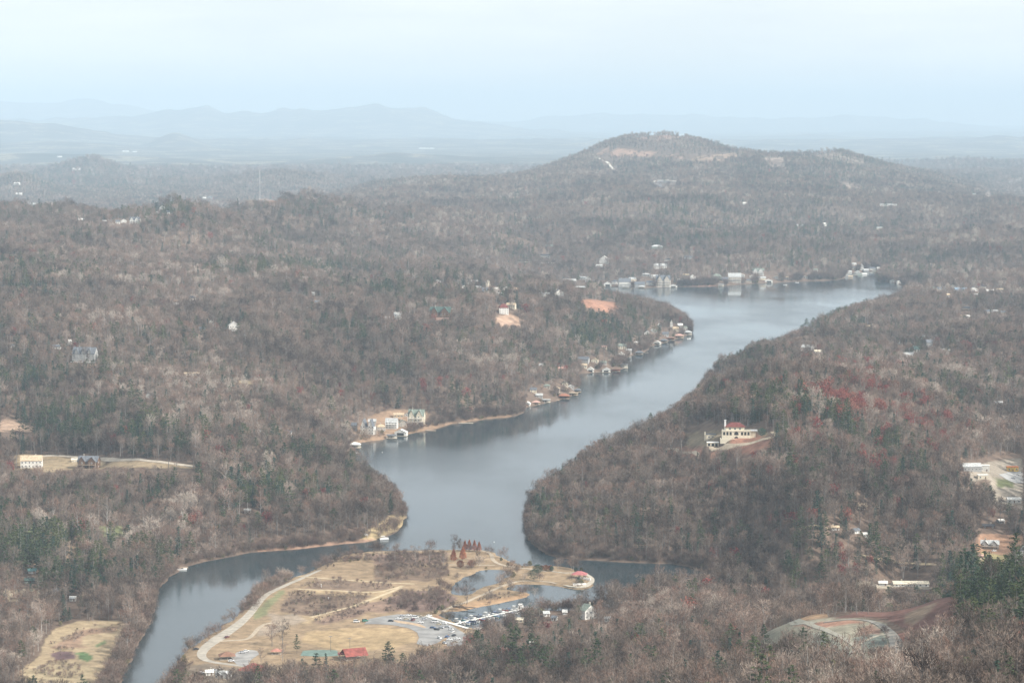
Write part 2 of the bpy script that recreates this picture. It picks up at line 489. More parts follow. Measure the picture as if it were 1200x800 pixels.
# ------------------------------------------------------------------ what covers the open ground (photo-pixel outlines laid on the terrain)
STRAW, STRAW2, BRUSHC = (.285, .21, .135), (.34, .265, .17), (.20, .145, .105)
CLAY, TAN, SEED, LAWN, DKRED = (.34, .185, .125), (.31, .25, .19), (.27, .25, .19), (.11, .12, .06), (.15, .085, .07)
COVER = [
    ([(190, 800), (214, 765), (285, 716), (350, 673), (400, 647), (570, 638), (612, 660), (700, 662), (702, 693), (625, 712), (575, 732), (548, 744), (530, 760), (500, 765), (470, 776), (350, 790), (240, 790), (200, 800)], STRAW, 1.0),
    ([(345, 690), (430, 688), (470, 694), (440, 712), (400, 724), (355, 732), (330, 722)], (.33, .25, .155), 3),
    ([(355, 690), (372, 681), (400, 680), (455, 684), (462, 689), (430, 693), (390, 691)], BRUSHC, 1.5),
    ([(328, 716), (335, 700), (348, 694), (400, 697), (436, 697), (420, 708), (400, 716), (372, 722), (345, 721)], BRUSHC, 1.5),
    ([(366, 728), (390, 720), (430, 706), (455, 701), (480, 698), (500, 700), (470, 716), (430, 718), (400, 728), (380, 732)], (.23, .16, .12), 2.5),
    ([(440, 666), (470, 662), (523, 663), (527, 674), (500, 681), (440, 681)], BRUSHC, 2),
    ([(430, 650), (525, 648), (523, 660), (440, 661)], (.2, .14, .11), 2),
    ([(450, 704), (475, 693), (520, 691), (535, 701), (520, 714), (480, 718)], (.2, .14, .115), 2),
    ([(312, 718), (345, 718), (362, 726), (345, 733), (318, 730)], TAN, 3),
    ([(300, 735), (330, 728), (338, 734), (320, 745), (300, 746)], TAN, 3),
    ([(302, 712), (318, 700), (330, 690), (334, 694), (322, 706), (312, 720), (300, 728), (296, 722)], (.20, .20, .11), 2),
    ([(352, 752), (358, 740), (400, 737), (440, 735), (478, 737), (489, 743), (485, 752), (462, 758), (430, 763), (400, 762)], (.36, .265, .155), 1),
    ([(540, 715), (500, 723), (505, 728), (530, 741), (552, 752), (538, 756), (520, 745), (500, 730)], (.35, .21, .14), 1.5),
    ([(530, 712), (560, 703), (600, 698), (618, 694), (621, 700), (590, 706), (560, 712), (535, 717)], (.36, .24, .145), 1),
    ([(190, 800), (210, 782), (240, 776), (300, 784), (330, 792), (320, 800)], (.2, .16, .12), 3),
    ([(24, 800), (22, 786), (45, 768), (52, 748), (66, 735), (92, 727), (140, 726), (152, 733), (140, 748), (128, 775), (112, 800)], STRAW2, 1.5),
    ([(58, 757), (80, 748), (92, 738), (128, 733), (146, 731), (132, 741), (100, 744), (92, 756), (112, 758), (60, 760)], (.27, .185, .13), 2),
    ([(58, 766), (70, 762), (86, 763), (88, 770), (66, 774)], (.13, .085, .085), 1.5),
    ([(88, 764), (100, 763), (110, 769), (104, 776), (94, 772)], (.10, .15, .07), 1), ([(112, 756), (124, 749), (124, 753), (114, 758)], (.15, .18, .09), 1),
    ([(30, 785), (60, 775), (90, 775), (110, 785), (100, 800), (30, 800)], (.31, .25, .16), 3),
    ([(14, 532), (50, 532), (120, 538), (175, 539), (230, 545), (232, 549), (180, 548), (128, 548), (60, 553), (15, 552)], (.29, .225, .145), 1.5),
    ([(0, 490), (18, 492), (40, 500), (42, 507), (15, 505), (0, 507)], (.42, .30, .22), 1),
    ([(270, 445), (298, 446), (298, 451), (270, 450)], STRAW2, .7), ([(126, 452), (142, 452), (146, 485), (165, 500), (140, 500), (128, 480)], (.26, .16, .115), 3),
    ([(420, 627), (436, 618), (456, 604), (474, 600), (478, 612), (465, 622), (440, 633), (420, 632)], (.36, .28, .16), 1.5),
    ([(304, 640), (330, 634), (360, 636), (400, 635), (420, 631), (440, 629), (440, 636), (350, 645), (300, 648)], (.30, .195, .14), 2.5),
    ([(412, 525), (414, 505), (430, 490), (446, 482), (470, 478), (500, 480), (514, 494), (535, 495), (560, 487), (600, 484), (600, 490), (556, 494), (514, 503), (455, 516)], (.27, .185, .125), 2.5),
    ([(576, 372), (600, 367), (616, 373), (610, 384), (585, 383)], (.42, .29, .21), 2),
    ([(670, 353), (690, 350), (722, 354), (730, 360), (712, 367), (690, 362)], CLAY, 1),
    ([(832, 322), (800, 337), (840, 337), (836, 330)], (.40, .24, .18), 1),
    ([(800, 508), (845, 503), (890, 503), (903, 508), (870, 516), (830, 522), (805, 524)], (.21, .17, .115), 2),
    ([(855, 512), (885, 508), (896, 512), (885, 522), (855, 522)], (.34, .18, .125), 1.5), ([(760, 523), (850, 526), (900, 516), (918, 512), (915, 520), (880, 532), (820, 536), (760, 532)], (.30, .165, .12), 2.5),
    ([(884, 746), (900, 728), (930, 722), (1010, 722), (1040, 730), (1045, 745), (1060, 768), (1010, 775), (960, 752), (925, 744), (905, 757), (890, 754)], SEED, 1.5),
    ([(922, 722), (935, 715), (968, 719), (972, 724), (940, 727)], (.36, .24, .15), 1.5),
    ([(925, 731), (960, 729), (1000, 726), (1015, 729), (990, 733), (950, 735)], (.31, .18, .13), 2),
    ([(966, 725), (1000, 718), (1050, 705), (1100, 692), (1130, 690), (1135, 735), (1090, 742), (1064, 745), (1058, 735), (1040, 726), (1020, 723)], DKRED, 1.5),
    ([(1060, 722), (1075, 712), (1100, 704), (1090, 716), (1070, 732), (1060, 730)], (.22, .165, .12), 4), ([(1050, 742), (1090, 738), (1130, 733), (1128, 748), (1080, 760), (1060, 765)], (.24, .13, .10), 2),
    ([(1002, 743), (1008, 735), (1022, 731), (1034, 738), (1030, 744), (1012, 746)], (.22, .14, .105), 3), ([(1000, 747), (1020, 742), (1036, 745), (1044, 758), (1020, 762), (1010, 758)], (.17, .19, .165), 3), ([(890, 744), (904, 738), (940, 741), (958, 748), (990, 768), (940, 760), (905, 757)], (.19, .185, .145), 4), ([(940, 745), (965, 742), (1000, 765), (985, 772), (950, 762)], (.27, .29, .24), 2.5),
    ([(1104, 530), (1126, 530), (1130, 540), (1106, 540)], (.42, .28, .19), 2), ([(1135, 548), (1160, 540), (1200, 535), (1200, 600), (1165, 590), (1158, 565), (1135, 565)], (.27, .235, .19), 2),
    ([(1165, 560), (1185, 562), (1190, 571), (1168, 571)], LAWN, 1), ([(1138, 634), (1150, 624), (1185, 626), (1200, 622), (1200, 650), (1180, 660), (1160, 652), (1140, 645)], (.31, .19, .125), 2),
    ([(1152, 646), (1175, 650), (1185, 656), (1165, 660), (1150, 658)], (.36, .31, .16), 1.5), ([(1126, 640), (1138, 642), (1138, 658), (1126, 656)], (.32, .17, .13), 2),
    ([(1005, 680), (1100, 680), (1105, 687), (1005, 690)], (.32, .28, .22), 1),
    ([(15, 616), (46, 615), (48, 625), (18, 625)], (.17, .19, .09), 1.5), ([(40, 640), (90, 638), (90, 664), (30, 664)], (.36, .26, .18), 3), ([(108, 616), (146, 616), (150, 628), (115, 630)], (.18, .19, .10), 2),
    ([(0, 690), (40, 690), (60, 700), (0, 706)], (.36, .30, .21), 2),
    ([(286, 236), (310, 232), (336, 237), (330, 241), (300, 241)], (0.320, 0.198, 0.143), .8), ([(360, 238), (385, 240), (400, 246), (380, 246)], (0.230, 0.165, 0.129), 1), ([(280, 219), (298, 219), (298, 222), (282, 222)], (0.320, 0.277, 0.224), .5),
    ([(712, 172), (730, 174), (760, 177), (800, 181), (802, 188), (780, 186), (735, 184), (712, 184), (698, 181)], (0.320, 0.211, 0.156), 1), ([(810, 184), (862, 179), (868, 184), (830, 192), (808, 192)], (0.333, 0.238, 0.170), 1),
    ([(737, 160), (760, 157), (800, 158), (802, 162), (770, 165), (742, 163)], (0.288, 0.185, 0.150), .7), ([(893, 184), (918, 182), (920, 196), (905, 198), (895, 190)], (0.320, 0.251, 0.204), 1),
    ([(762, 215), (766, 211), (795, 212), (793, 219), (770, 221)], (0.211, 0.218, 0.231), 1), ([(950, 183), (970, 179), (1016, 190), (1010, 193), (965, 188)], (0.256, 0.211, 0.170), 1),
    ([(976, 212), (984, 211), (1010, 219), (1012, 224), (995, 222)], (0.288, 0.231, 0.190), .8), ([(1152, 226), (1162, 225), (1162, 234), (1154, 233)], (0.320, 0.264, 0.224), .8),
    ([(1018, 230), (1050, 228), (1046, 235), (1020, 235)], (0.230, 0.185, 0.163), 1.5), ([(940, 216), (955, 217), (952, 222), (942, 221)], (0.288, 0.218, 0.184), 1),
    ([(420, 120), (421, 120), (421, 121)], STRAW, 1)]
def cover_colours():
    PX, PY = project(XX, YY, ZZ)
    n1 = (fbm(XX / 14, YY / 14, 3, 81) - .5) * 5
    n2 = fbm(XX / 30, YY / 30, 4, 83)
    C = np.zeros(XX.shape + (4,), np.float32)
    for P, c, soft in COVER:
        P = np.array(P, float)
        k = (PX > P[:, 0].min() - 8) & (PX < P[:, 0].max() + 8) & (PY > P[:, 1].min() - 6) & (PY < P[:, 1].max() + 6) & (YY < 14000)
        if not k.any(): continue
        d = -sdist(P, PX[k], PY[k]) + n1[k] * min(soft, 2.5) * .5 * np.minimum(1.0, 1800.0 / YY[k])
        far_ = smooth(4500, 7000, YY[k])
        brk = 1 - far_ * (1 - smooth(.34, .5, vnoise(XX[k] / 38, YY[k] / 60, 97)))
        wgt = (smooth(-.5 * soft, .7 * soft, d) * brk)[:, None]
        col = np.array(c)[None] * (.72 + .56 * n2[k])[:, None]
        C[k, :3] = C[k, :3] * (1 - wgt) + col * wgt
        C[k, 3] = np.maximum(C[k, 3], wgt[:, 0])
    # premultiplied edges back to plain colour
    a = np.maximum(C[..., 3:4], 1e-4)
    C[..., :3] = np.clip(C[..., :3] / a, 0, 1)
    # muddy waterline
    return C

# ground material: leaf litter under the woods, fields and woods in patches far out
def ground_material():
    m = bpy.data.materials.new('woodland_ground'); m.use_nodes = True
    t = m.node_tree; b = t.nodes['Principled BSDF']
    b.inputs['Roughness'].default_value = 0.95; b.inputs['Specular IOR Level'].default_value = 0.05
    g = t.nodes.new('ShaderNodeNewGeometry')
    def noise(sc, det, rgh=0.55):
        n = t.nodes.new('ShaderNodeTexNoise'); n.inputs['Scale'].default_value = sc
        n.inputs['Detail'].default_value = det; n.inputs['Roughness'].default_value = rgh
        t.links.new(g.outputs['Position'], n.inputs['Vector']); return n.outputs['Fac']
    def ramp(fac, stops):
        r = t.nodes.new('ShaderNodeValToRGB'); el = r.color_ramp.elements
        while len(el) < len(stops): el.new(0.5)
        for e, (p, c) in zip(el, stops): e.position = p; e.color = tuple(c) + (1,)
        t.links.new(fac, r.inputs['Fac']); return r.outputs['Color']
    near = ramp(noise(0.12, 8, 0.7), [(0.3, (0.09, 0.065, 0.05)), (0.5, (0.15, 0.11, 0.085)), (0.7, (0.21, 0.155, 0.12))])
    far = ramp(noise(0.0016, 11, 0.72), [(0.36, (0.025, 0.034, 0.028)), (0.46, (0.055, 0.052, 0.042)), (0.54, (0.10, 0.085, 0.07)), (0.585, (0.30, 0.26, 0.17)), (0.62, (0.06, 0.06, 0.045)), (0.72, (0.16, 0.13, 0.10))])
    sp = t.nodes.new('ShaderNodeSeparateXYZ'); t.links.new(g.outputs['Position'], sp.inputs[0])
    mr = t.nodes.new('ShaderNodeMapRange'); mr.inputs['From Min'].default_value = 12500; mr.inputs['From Max'].default_value = 16000
    t.links.new(sp.outputs['Y'], mr.inputs['Value'])
    mx = t.nodes.new('ShaderNodeMix'); mx.data_type = 'RGBA'
    t.links.new(mr.outputs[0], mx.inputs[0]); t.links.new(near, mx.inputs[6]); t.links.new(far, mx.inputs[7])
    at = t.nodes.new('ShaderNodeAttribute'); at.attribute_name = 'cover'
    nf = noise(0.11, 9, 0.78)
    m3 = t.nodes.new('ShaderNodeMapRange'); m3.inputs['From Min'].default_value = 0.3; m3.inputs['From Max'].default_value = 0.7
    m3.inputs['To Min'].default_value = 0.5; m3.inputs['To Max'].default_value = 1.42
    t.links.new(nf, m3.inputs['Value'])
    mv = t.nodes.new('ShaderNodeVectorMath'); mv.operation = 'SCALE'
    t.links.new(at.outputs['Color'], mv.inputs[0]); t.links.new(m3.outputs[0], mv.inputs['Scale'])
    mc = t.nodes.new('ShaderNodeMix'); mc.data_type = 'RGBA'
    t.links.new(at.outputs['Alpha'], mc.inputs[0]); t.links.new(mx.outputs[2], mc.inputs[6]); t.links.new(mv.outputs[0], mc.inputs[7])
    t.links.new(mc.outputs[2], b.inputs['Base Color'])
    return m
ground = link('ground', grid_mesh('ground', XX, YY, ZZ))
_ca = ground.data.attributes.new('cover', 'FLOAT_COLOR', 'POINT')
_ca.data.foreach_set('color', cover_colours().ravel())
ground.data.materials.append(ground_material())
tag(ground, kind='structure')
def sync_ground():
    ground.data.vertices.foreach_set('co', np.stack([XX, YY, ZZ], -1).astype(np.float32).ravel())
    ground.data.update()

# ------------------------------------------------------------------ water
def water_material():
    m = bpy.data.materials.new('lake_water'); m.use_nodes = True
    t = m.node_tree; b = t.nodes['Principled BSDF']
    b.inputs['Base Color'].default_value = (0.028, 0.042, 0.048, 1)
    b.inputs['Roughness'].default_value = 0.1
    b.inputs['IOR'].default_value = 1.333
    g = t.nodes.new('ShaderNodeNewGeometry')
    mpn = t.nodes.new('ShaderNodeMapping'); mpn.inputs['Scale'].default_value = (1.0, 0.45, 1)
    mpn.inputs['Rotation'].default_value = (0, 0, 0.5)
    t.links.new(g.outputs['Position'], mpn.inputs['Vector'])
    n = t.nodes.new('ShaderNodeTexNoise'); n.inputs['Scale'].default_value = 0.35; n.inputs['Detail'].default_value = 5
    t.links.new(mpn.outputs[0], n.inputs['Vector'])
    # gusts: wind lanes roughen some stretches of the lake
    n2 = t.nodes.new('ShaderNodeTexNoise'); n2.inputs['Scale'].default_value = 0.006; n2.inputs['Detail'].default_value = 4
    t.links.new(mpn.outputs[0], n2.inputs['Vector'])
    mr = t.nodes.new('ShaderNodeMapRange'); mr.inputs['From Min'].default_value = 0.38; mr.inputs['From Max'].default_value = 0.62
    mr.inputs['To Min'].default_value = 0.12; mr.inputs['To Max'].default_value = 1.0
    t.links.new(n2.outputs['Fac'], mr.inputs['Value'])
    bp = t.nodes.new('ShaderNodeBump'); bp.inputs['Distance'].default_value = 0.12
    t.links.new(mr.outputs[0], bp.inputs['Strength'])
    mr2 = t.nodes.new('ShaderNodeMapRange'); mr2.inputs['From Min'].default_value = 0.35; mr2.inputs['From Max'].default_value = 0.65
    mr2.inputs['To Min'].default_value = 0.05; mr2.inputs['To Max'].default_value = 0.2
    t.links.new(n2.outputs['Fac'], mr2.inputs['Value']); t.links.new(mr2.outputs[0], b.inputs['Roughness'])
    t.links.new(n.outputs['Fac'], bp.inputs['Height'])
    t.links.new(bp.outputs['Normal'], b.inputs['Normal'])
    return m
lake_mb = MB()
lx0, lx1, ly0, ly1 = LAKE[:, 0].min() - 60, LAKE[:, 0].max() + 60, 1150, LAKE[:, 1].max() + 60
lake_mb.face([(lx0, ly0, 0), (lx1, ly0, 0), (lx1, ly1, 0), (lx0, ly1, 0)])
lake = lake_mb.build('lake_water', water_material())
tag(lake, kind='structure')

# ------------------------------------------------------------------ where trees may stand
VIS_WATER = [(424, 532), (410, 520), (453, 512), (514, 500), (560, 492), (612, 484), (616, 475), (661, 466), (679, 458), (676, 438), (700, 435), (730, 431),
    (734, 418), (760, 411), (776, 402), (808, 391), (806, 378), (797, 370), (785, 361), (760, 353), (742, 347), (715, 341), (700, 337), (836, 334), (952, 328), (990, 320), (1034, 317), (1058, 334),
    (1060, 342), (1030, 351), (1004, 357), (990, 352), (976, 361), (960, 369), (946, 384), (938, 394), (920, 395), (898, 399), (880, 403), (864, 416), (852, 413), (840, 418), (834, 428), (832, 446), (800, 470), (750, 499), (700, 518), (660, 546),
    (622, 570), (614, 590), (616, 622), (640, 650), (740, 657), (800, 660), (832, 670), (780, 668), (740, 672), (715, 684), (690, 694),
    (640, 700), (622, 712), (560, 738), (520, 722), (500, 645), (470, 620), (478, 600), (474, 582), (462, 566), (448, 556), (430, 547)]
VIS_RIVER = [(440, 636), (380, 640), (300, 648), (250, 658), (206, 672), (188, 692), (182, 720), (160, 762), (142, 800), (196, 800), (222, 765), (285, 716), (350, 673), (400, 652)]
PARK = [(190, 800), (215, 765), (285, 715), (350, 672), (400, 648), (570, 638), (700, 662), (700, 692), (625, 708), (575, 732), (548, 742), (530, 757), (500, 760), (470, 772), (430, 775), (350, 778), (295, 782), (240, 778), (215, 790)]
OPEN = [PARK,
    [(30, 792), (24, 782), (45, 768), (52, 748), (66, 735), (92, 727), (140, 727), (150, 733), (138, 748), (128, 775), (112, 800), (40, 800)],
    [(20, 532), (52, 533), (120, 536), (175, 538), (230, 544), (232, 551), (180, 549), (128, 550), (60, 553), (15, 553)],
    [(0, 491), (18, 492), (40, 500), (40, 508), (15, 507), (0, 508)],
    [(270, 445), (298, 446), (298, 452), (270, 451)],
    [(282, 642), (300, 638), (330, 634), (390, 634), (420, 627), (450, 620), (456, 606), (474, 604), (476, 612), (465, 622), (440, 636), (350, 645), (300, 648)],
    [(420, 505), (425, 492), (445, 484), (470, 480), (500, 482), (512, 495), (530, 495), (555, 488), (556, 494), (514, 502), (455, 515), (412, 522)],
    [(580, 372), (600, 368), (612, 372), (606, 382), (580, 380)],
    [(676, 353), (690, 351), (718, 354), (728, 360), (710, 366), (690, 362)],
    [(800, 500), (845, 498), (890, 500), (912, 508), (905, 520), (870, 526), (800, 529), (760, 528), (760, 522), (805, 519)],
    [(884, 744), (900, 728), (925, 715), (975, 722), (1040, 718), (1100, 697), (1125, 694), (1125, 716), (1090, 735), (1062, 745), (1060, 764), (1035, 767), (1010, 745), (1000, 767), (985, 762), (960, 745), (925, 742), (905, 755), (890, 752)],
    [(1135, 545), (1150, 538), (1200, 530), (1200, 600), (1165, 585), (1160, 568), (1135, 562)],
    [(1140, 632), (1160, 622), (1180, 626), (1200, 632), (1200, 668), (1178, 670), (1150, 655)],
    [(1010, 682), (1100, 681), (1103, 686), (1010, 688)],
    [(1010, 650), (1060, 655), (1110, 662), (1110, 666), (1060, 660), (1010, 654)],
    [(0, 690), (20, 694), (20, 700), (0, 698)],
    [(20, 618), (45, 616), (48, 624), (20, 624)], [(80, 640), (90, 638), (88, 660), (76, 662)], [(110, 617), (145, 617), (150, 628), (120, 630)],
    [(400, 642), (560, 634), (600, 655), (600, 662)],
    [(834, 322), (800, 336), (838, 336), (835, 330)],
    ]
OPEN_FAR = [   # clearings on the far hills
    [(288, 236), (310, 233), (333, 237), (330, 240), (300, 240)],
    [(694, 180), (712, 172), (760, 176), (800, 181), (862, 180), (866, 184), (820, 192), (780, 186), (735, 184), (712, 184), (724, 196), (724, 203), (716, 200), (706, 190)],
    [(737, 160), (760, 157), (800, 158), (802, 162), (770, 164), (742, 163)],
    [(762, 215), (766, 211), (795, 212), (793, 219), (770, 221)],
    [(893, 187), (918, 186), (920, 196), (905, 198), (895, 190)], [(950, 183), (970, 179), (1015, 190), (1010, 193), (965, 188)],
    [(976, 212), (984, 211), (1010, 219), (1012, 224), (995, 222)], [(1152, 226), (1162, 225), (1162, 234), (1154, 233)],
]
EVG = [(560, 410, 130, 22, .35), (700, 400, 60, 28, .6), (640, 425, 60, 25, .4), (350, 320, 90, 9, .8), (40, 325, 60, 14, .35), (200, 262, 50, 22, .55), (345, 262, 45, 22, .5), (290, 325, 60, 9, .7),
    (60, 520, 60, 14, .75), (10, 515, 40, 16, .6), (20, 440, 70, 30, .5), (100, 430, 120, 30, .35), (640, 620, 50, 40, .28), (740, 620, 60, 40, .22), (820, 640, 50, 25, .2),  # dark band far left: evergreens thickened to stand in for a cloud's shadow
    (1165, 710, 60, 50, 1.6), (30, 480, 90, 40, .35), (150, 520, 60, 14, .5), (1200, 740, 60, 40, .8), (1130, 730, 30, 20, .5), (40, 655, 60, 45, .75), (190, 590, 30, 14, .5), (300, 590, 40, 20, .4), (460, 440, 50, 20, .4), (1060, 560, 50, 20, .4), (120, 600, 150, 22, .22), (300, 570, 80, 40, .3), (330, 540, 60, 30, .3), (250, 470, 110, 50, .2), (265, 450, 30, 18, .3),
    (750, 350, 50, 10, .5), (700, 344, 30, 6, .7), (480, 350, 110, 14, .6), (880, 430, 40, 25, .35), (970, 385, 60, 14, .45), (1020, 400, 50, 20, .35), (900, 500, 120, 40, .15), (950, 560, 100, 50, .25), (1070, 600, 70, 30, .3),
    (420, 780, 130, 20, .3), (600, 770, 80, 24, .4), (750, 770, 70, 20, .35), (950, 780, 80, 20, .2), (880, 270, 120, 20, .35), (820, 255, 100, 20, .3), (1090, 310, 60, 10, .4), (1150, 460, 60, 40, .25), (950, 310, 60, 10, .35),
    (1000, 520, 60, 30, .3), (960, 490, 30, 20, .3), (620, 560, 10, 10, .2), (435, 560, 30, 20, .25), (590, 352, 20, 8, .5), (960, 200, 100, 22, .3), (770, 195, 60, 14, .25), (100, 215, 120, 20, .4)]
REDS = [(985, 482, 60, 20, .75), (960, 515, 60, 20, .35), (1100, 500, 40, 20, .3), (900, 540, 40, 12, .25), (1000, 440, 60, 16, .25), (1010, 460, 26, 12, .8), (955, 465, 30, 12, .5), (1040, 532, 26, 18, .8), (1030, 505, 55, 20, .4), (1070, 490, 35, 14, .5), (935, 500, 30, 12, .3), (880, 460, 20, 6, .5), (1010, 560, 25, 12, .3), (930, 620, 15, 15, .2), (1090, 535, 12, 10, .5), (1150, 430, 60, 20, .12), (1190, 433, 12, 6, .6),
    (960, 600, 40, 40, .12), (930, 560, 30, 20, .12), (480, 450, 60, 14, .16), (730, 450, 25, 12, .25), (690, 450, 25, 10, .3), (560, 470, 30, 12, .2), (820, 380, 30, 12, .12), (1010, 610, 40, 30, .1), (990, 660, 20, 15, .35),
    (60, 350, 60, 20, .05), (220, 600, 120, 30, .05), (700, 770, 200, 30, .05), (1170, 780, 40, 20, .2), (790, 370, 20, 8, .2)]

def blobs(B, px, py):
    o = np.zeros(px.shape)
    for cx, cy, rx, ry, wt in B:
        o = np.maximum(o, wt * np.exp(-(((px - cx) / rx) ** 2 + ((py - cy) / ry) ** 2)))
    return o

HOUSE_BOXES = []       # (x0, x1, y0, y1 in photo pixels, distance, keep): trees in front of these are felled

def candidates():
    X, Y, S = [], [], []
    for y0, y1, c, s in ((720, 3000, 8.0, 1.0), (3000, 5000, 9.4, 1.04), (5000, 7500, 12.5, 1.15), (7500, 10800, 14.5, 1.15), (10800, 13800, 15.5, 1.0), (13800, 18500, 30, 2.1)):
        ys = np.arange(y0, y1, c); xm = 0.235 * y1 + 160
        xs = np.arange(-xm, xm, c)
        gx, gy = np.meshgrid(xs, ys)
        gx = (gx + RNG.uniform(-.48, .48, gx.shape) * c).ravel(); gy = (gy + RNG.uniform(-.48, .48, gy.shape) * c).ravel()
        k = np.abs(gx / gy) < .228 + 150 / np.maximum(gy, 700)
        X.append(gx[k]); Y.append(gy[k]); S.append(np.full(k.sum(), s))
    return np.concatenate(X), np.concatenate(Y), np.concatenate(S)

def place_forest():
    X, Y, S = candidates()
    D = sample(DD, X, Y)
    k = D > 3.0
    X, Y, S, D = X[k], Y[k], S[k], D[k]
    Z = gz(X, Y)
    px, py = project(X, Y, Z)
    n = len(X)
    sc = S * RNG.uniform(.62, 1.22, n) * (0.78 + .42 * vnoise(X / 130, Y / 130, 50))
    sc = np.where(RNG.random(n) < .06, sc * 1.28, sc)
    H = 19.5 * sc
    t5x, t5y = project(X, Y, Z + H * .5)
    t9x, t9y = project(X, Y, Z + H * .85)
    keep = (py > 140) & (py < 900)
    # gullies and logged patches thin the canopy
    keep &= RNG.random(n) < (0.72 + .5 * vnoise(X / 90, Y / 90, 77) + .3 * (px > 1090))
    keep &= ~(inside(VIS_WATER, t9x, t9y) | inside(VIS_RIVER, t9x, t9y) | inside(VIS_WATER, t5x, t5y) | inside(VIS_RIVER, t5x, t5y)) 
    for q, P in enumerate(OPEN):
        if q == 10: px_, py_ = np.where(Y < 1640, px, -99), py
        else: px_, py_ = px, py
        soft = 0.0 if q in (0, 1, 2, 3, 5, 6, 7, 8, 9, 10, 11, 19) else .32
        keep &= ~(inside(P, px_, py_) | ((inside(P, t5x, t5y) | inside(P, t9x, t9y + 1.0)) & (RNG.random(n) > soft) & (px_ > -50)))
    for q, P in enumerate(OPEN_FAR):
        keep &= ~((inside(P, px, py) | inside(P, t5x, t5y)) & (RNG.random(n) > (.35 if q in (2, 5) else .06)))
    for hx0, hx1, hy0, hy1, dist, kp in HOUSE_BOXES:
        ov = (px > hx0 - 1.5) & (px < hx1 + 1.5) & (t9y < hy1) & (py > hy0) & (Y < dist + 14)
        keep &= ~(ov & (RNG.random(n) > kp))
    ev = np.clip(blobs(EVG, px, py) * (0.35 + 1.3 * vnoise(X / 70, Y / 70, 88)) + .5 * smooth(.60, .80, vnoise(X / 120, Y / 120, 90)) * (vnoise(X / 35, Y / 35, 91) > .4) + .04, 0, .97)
    rd = blobs(REDS, px, py) * (vnoise(X / 28, Y / 28, 93) > .38) * 1.5 + .008
    q = RNG.random(n)
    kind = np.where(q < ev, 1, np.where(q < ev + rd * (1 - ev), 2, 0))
    k = keep
    return dict(X=X[k], Y=Y[k], Z=Z[k], s=sc[k], kind=kind[k], px=px[k], py=py[k], ty=t9y[k], D=D[k])

def scatter(name, pts, variants, label, cat, sxy=None):
    """one countless mass: points with kind, turn and size, instanced by geometry nodes"""
    n = len(pts['X'])
    me = bpy.data.meshes.new(name)
    me.vertices.add(n)
    me.vertices.foreach_set('co', np.stack([pts['X'], pts['Y'], pts['Z']], 1).astype(np.float32).ravel())
    a = me.attributes.new('variant', 'INT', 'POINT'); a.data.foreach_set('value', pts['v'].astype(np.int32))
    a = me.attributes.new('turn', 'FLOAT_VECTOR', 'POINT')
    rot = np.zeros((n, 3), np.float32); rot[:, 2] = RNG.uniform(0, 6.283, n); rot[:, 0] = RNG.normal(0, .04, n); rot[:, 1] = RNG.normal(0, .04, n)
    a.data.foreach_set('vector', rot.ravel())
    a = me.attributes.new('size', 'FLOAT_VECTOR', 'POINT')
    s = pts['s'][:, None] * np.ones((1, 3)); s[:, :2] *= RNG.uniform(.88, 1.2, n)[:, None]
    a.data.foreach_set('vector', s.astype(np.float32).ravel())
    o = link(name, me)
    coll = bpy.data.collections.new(name + '_kinds')
    for i, v in enumerate(variants):
        coll.objects.link(bpy.data.objects.new('%s_kind_%02d' % (name, i), v))
    ng = bpy.data.node_groups.new(name, 'GeometryNodeTree')
    ng.interface.new_socket('Geometry', in_out='INPUT', socket_type='NodeSocketGeometry')
    ng.interface.new_socket('Geometry', in_out='OUTPUT', socket_type='NodeSocketGeometry')
    N = ng.nodes.new; K = ng.links.new
    gi, go = N('NodeGroupInput'), N('NodeGroupOutput')
    ci = N('GeometryNodeCollectionInfo'); ci.inputs['Collection'].default_value = coll
    ci.inputs['Separate Children'].default_value = True; ci.inputs['Reset Children'].default_value = True
    ip = N('GeometryNodeInstanceOnPoints'); ip.inputs['Pick Instance'].default_value = True
    def attr(nm, ty):
        q = N('GeometryNodeInputNamedAttribute'); q.data_type = ty; q.inputs['Name'].default_value = nm
        return q.outputs['Attribute']
    K(gi.outputs[0], ip.inputs['Points']); K(ci.outputs[0], ip.inputs['Instance'])
    K(attr('variant', 'INT'), ip.inputs['Instance Index'])
    K(attr('turn', 'FLOAT_VECTOR'), ip.inputs['Rotation'])
    K(attr('size', 'FLOAT_VECTOR'), ip.inputs['Scale'])
    K(ip.outputs[0], go.inputs[0])
    md = o.modifiers.new('scatter', 'NODES'); md.node_group = ng
    tag(o, label, cat, kind='stuff')
    return o

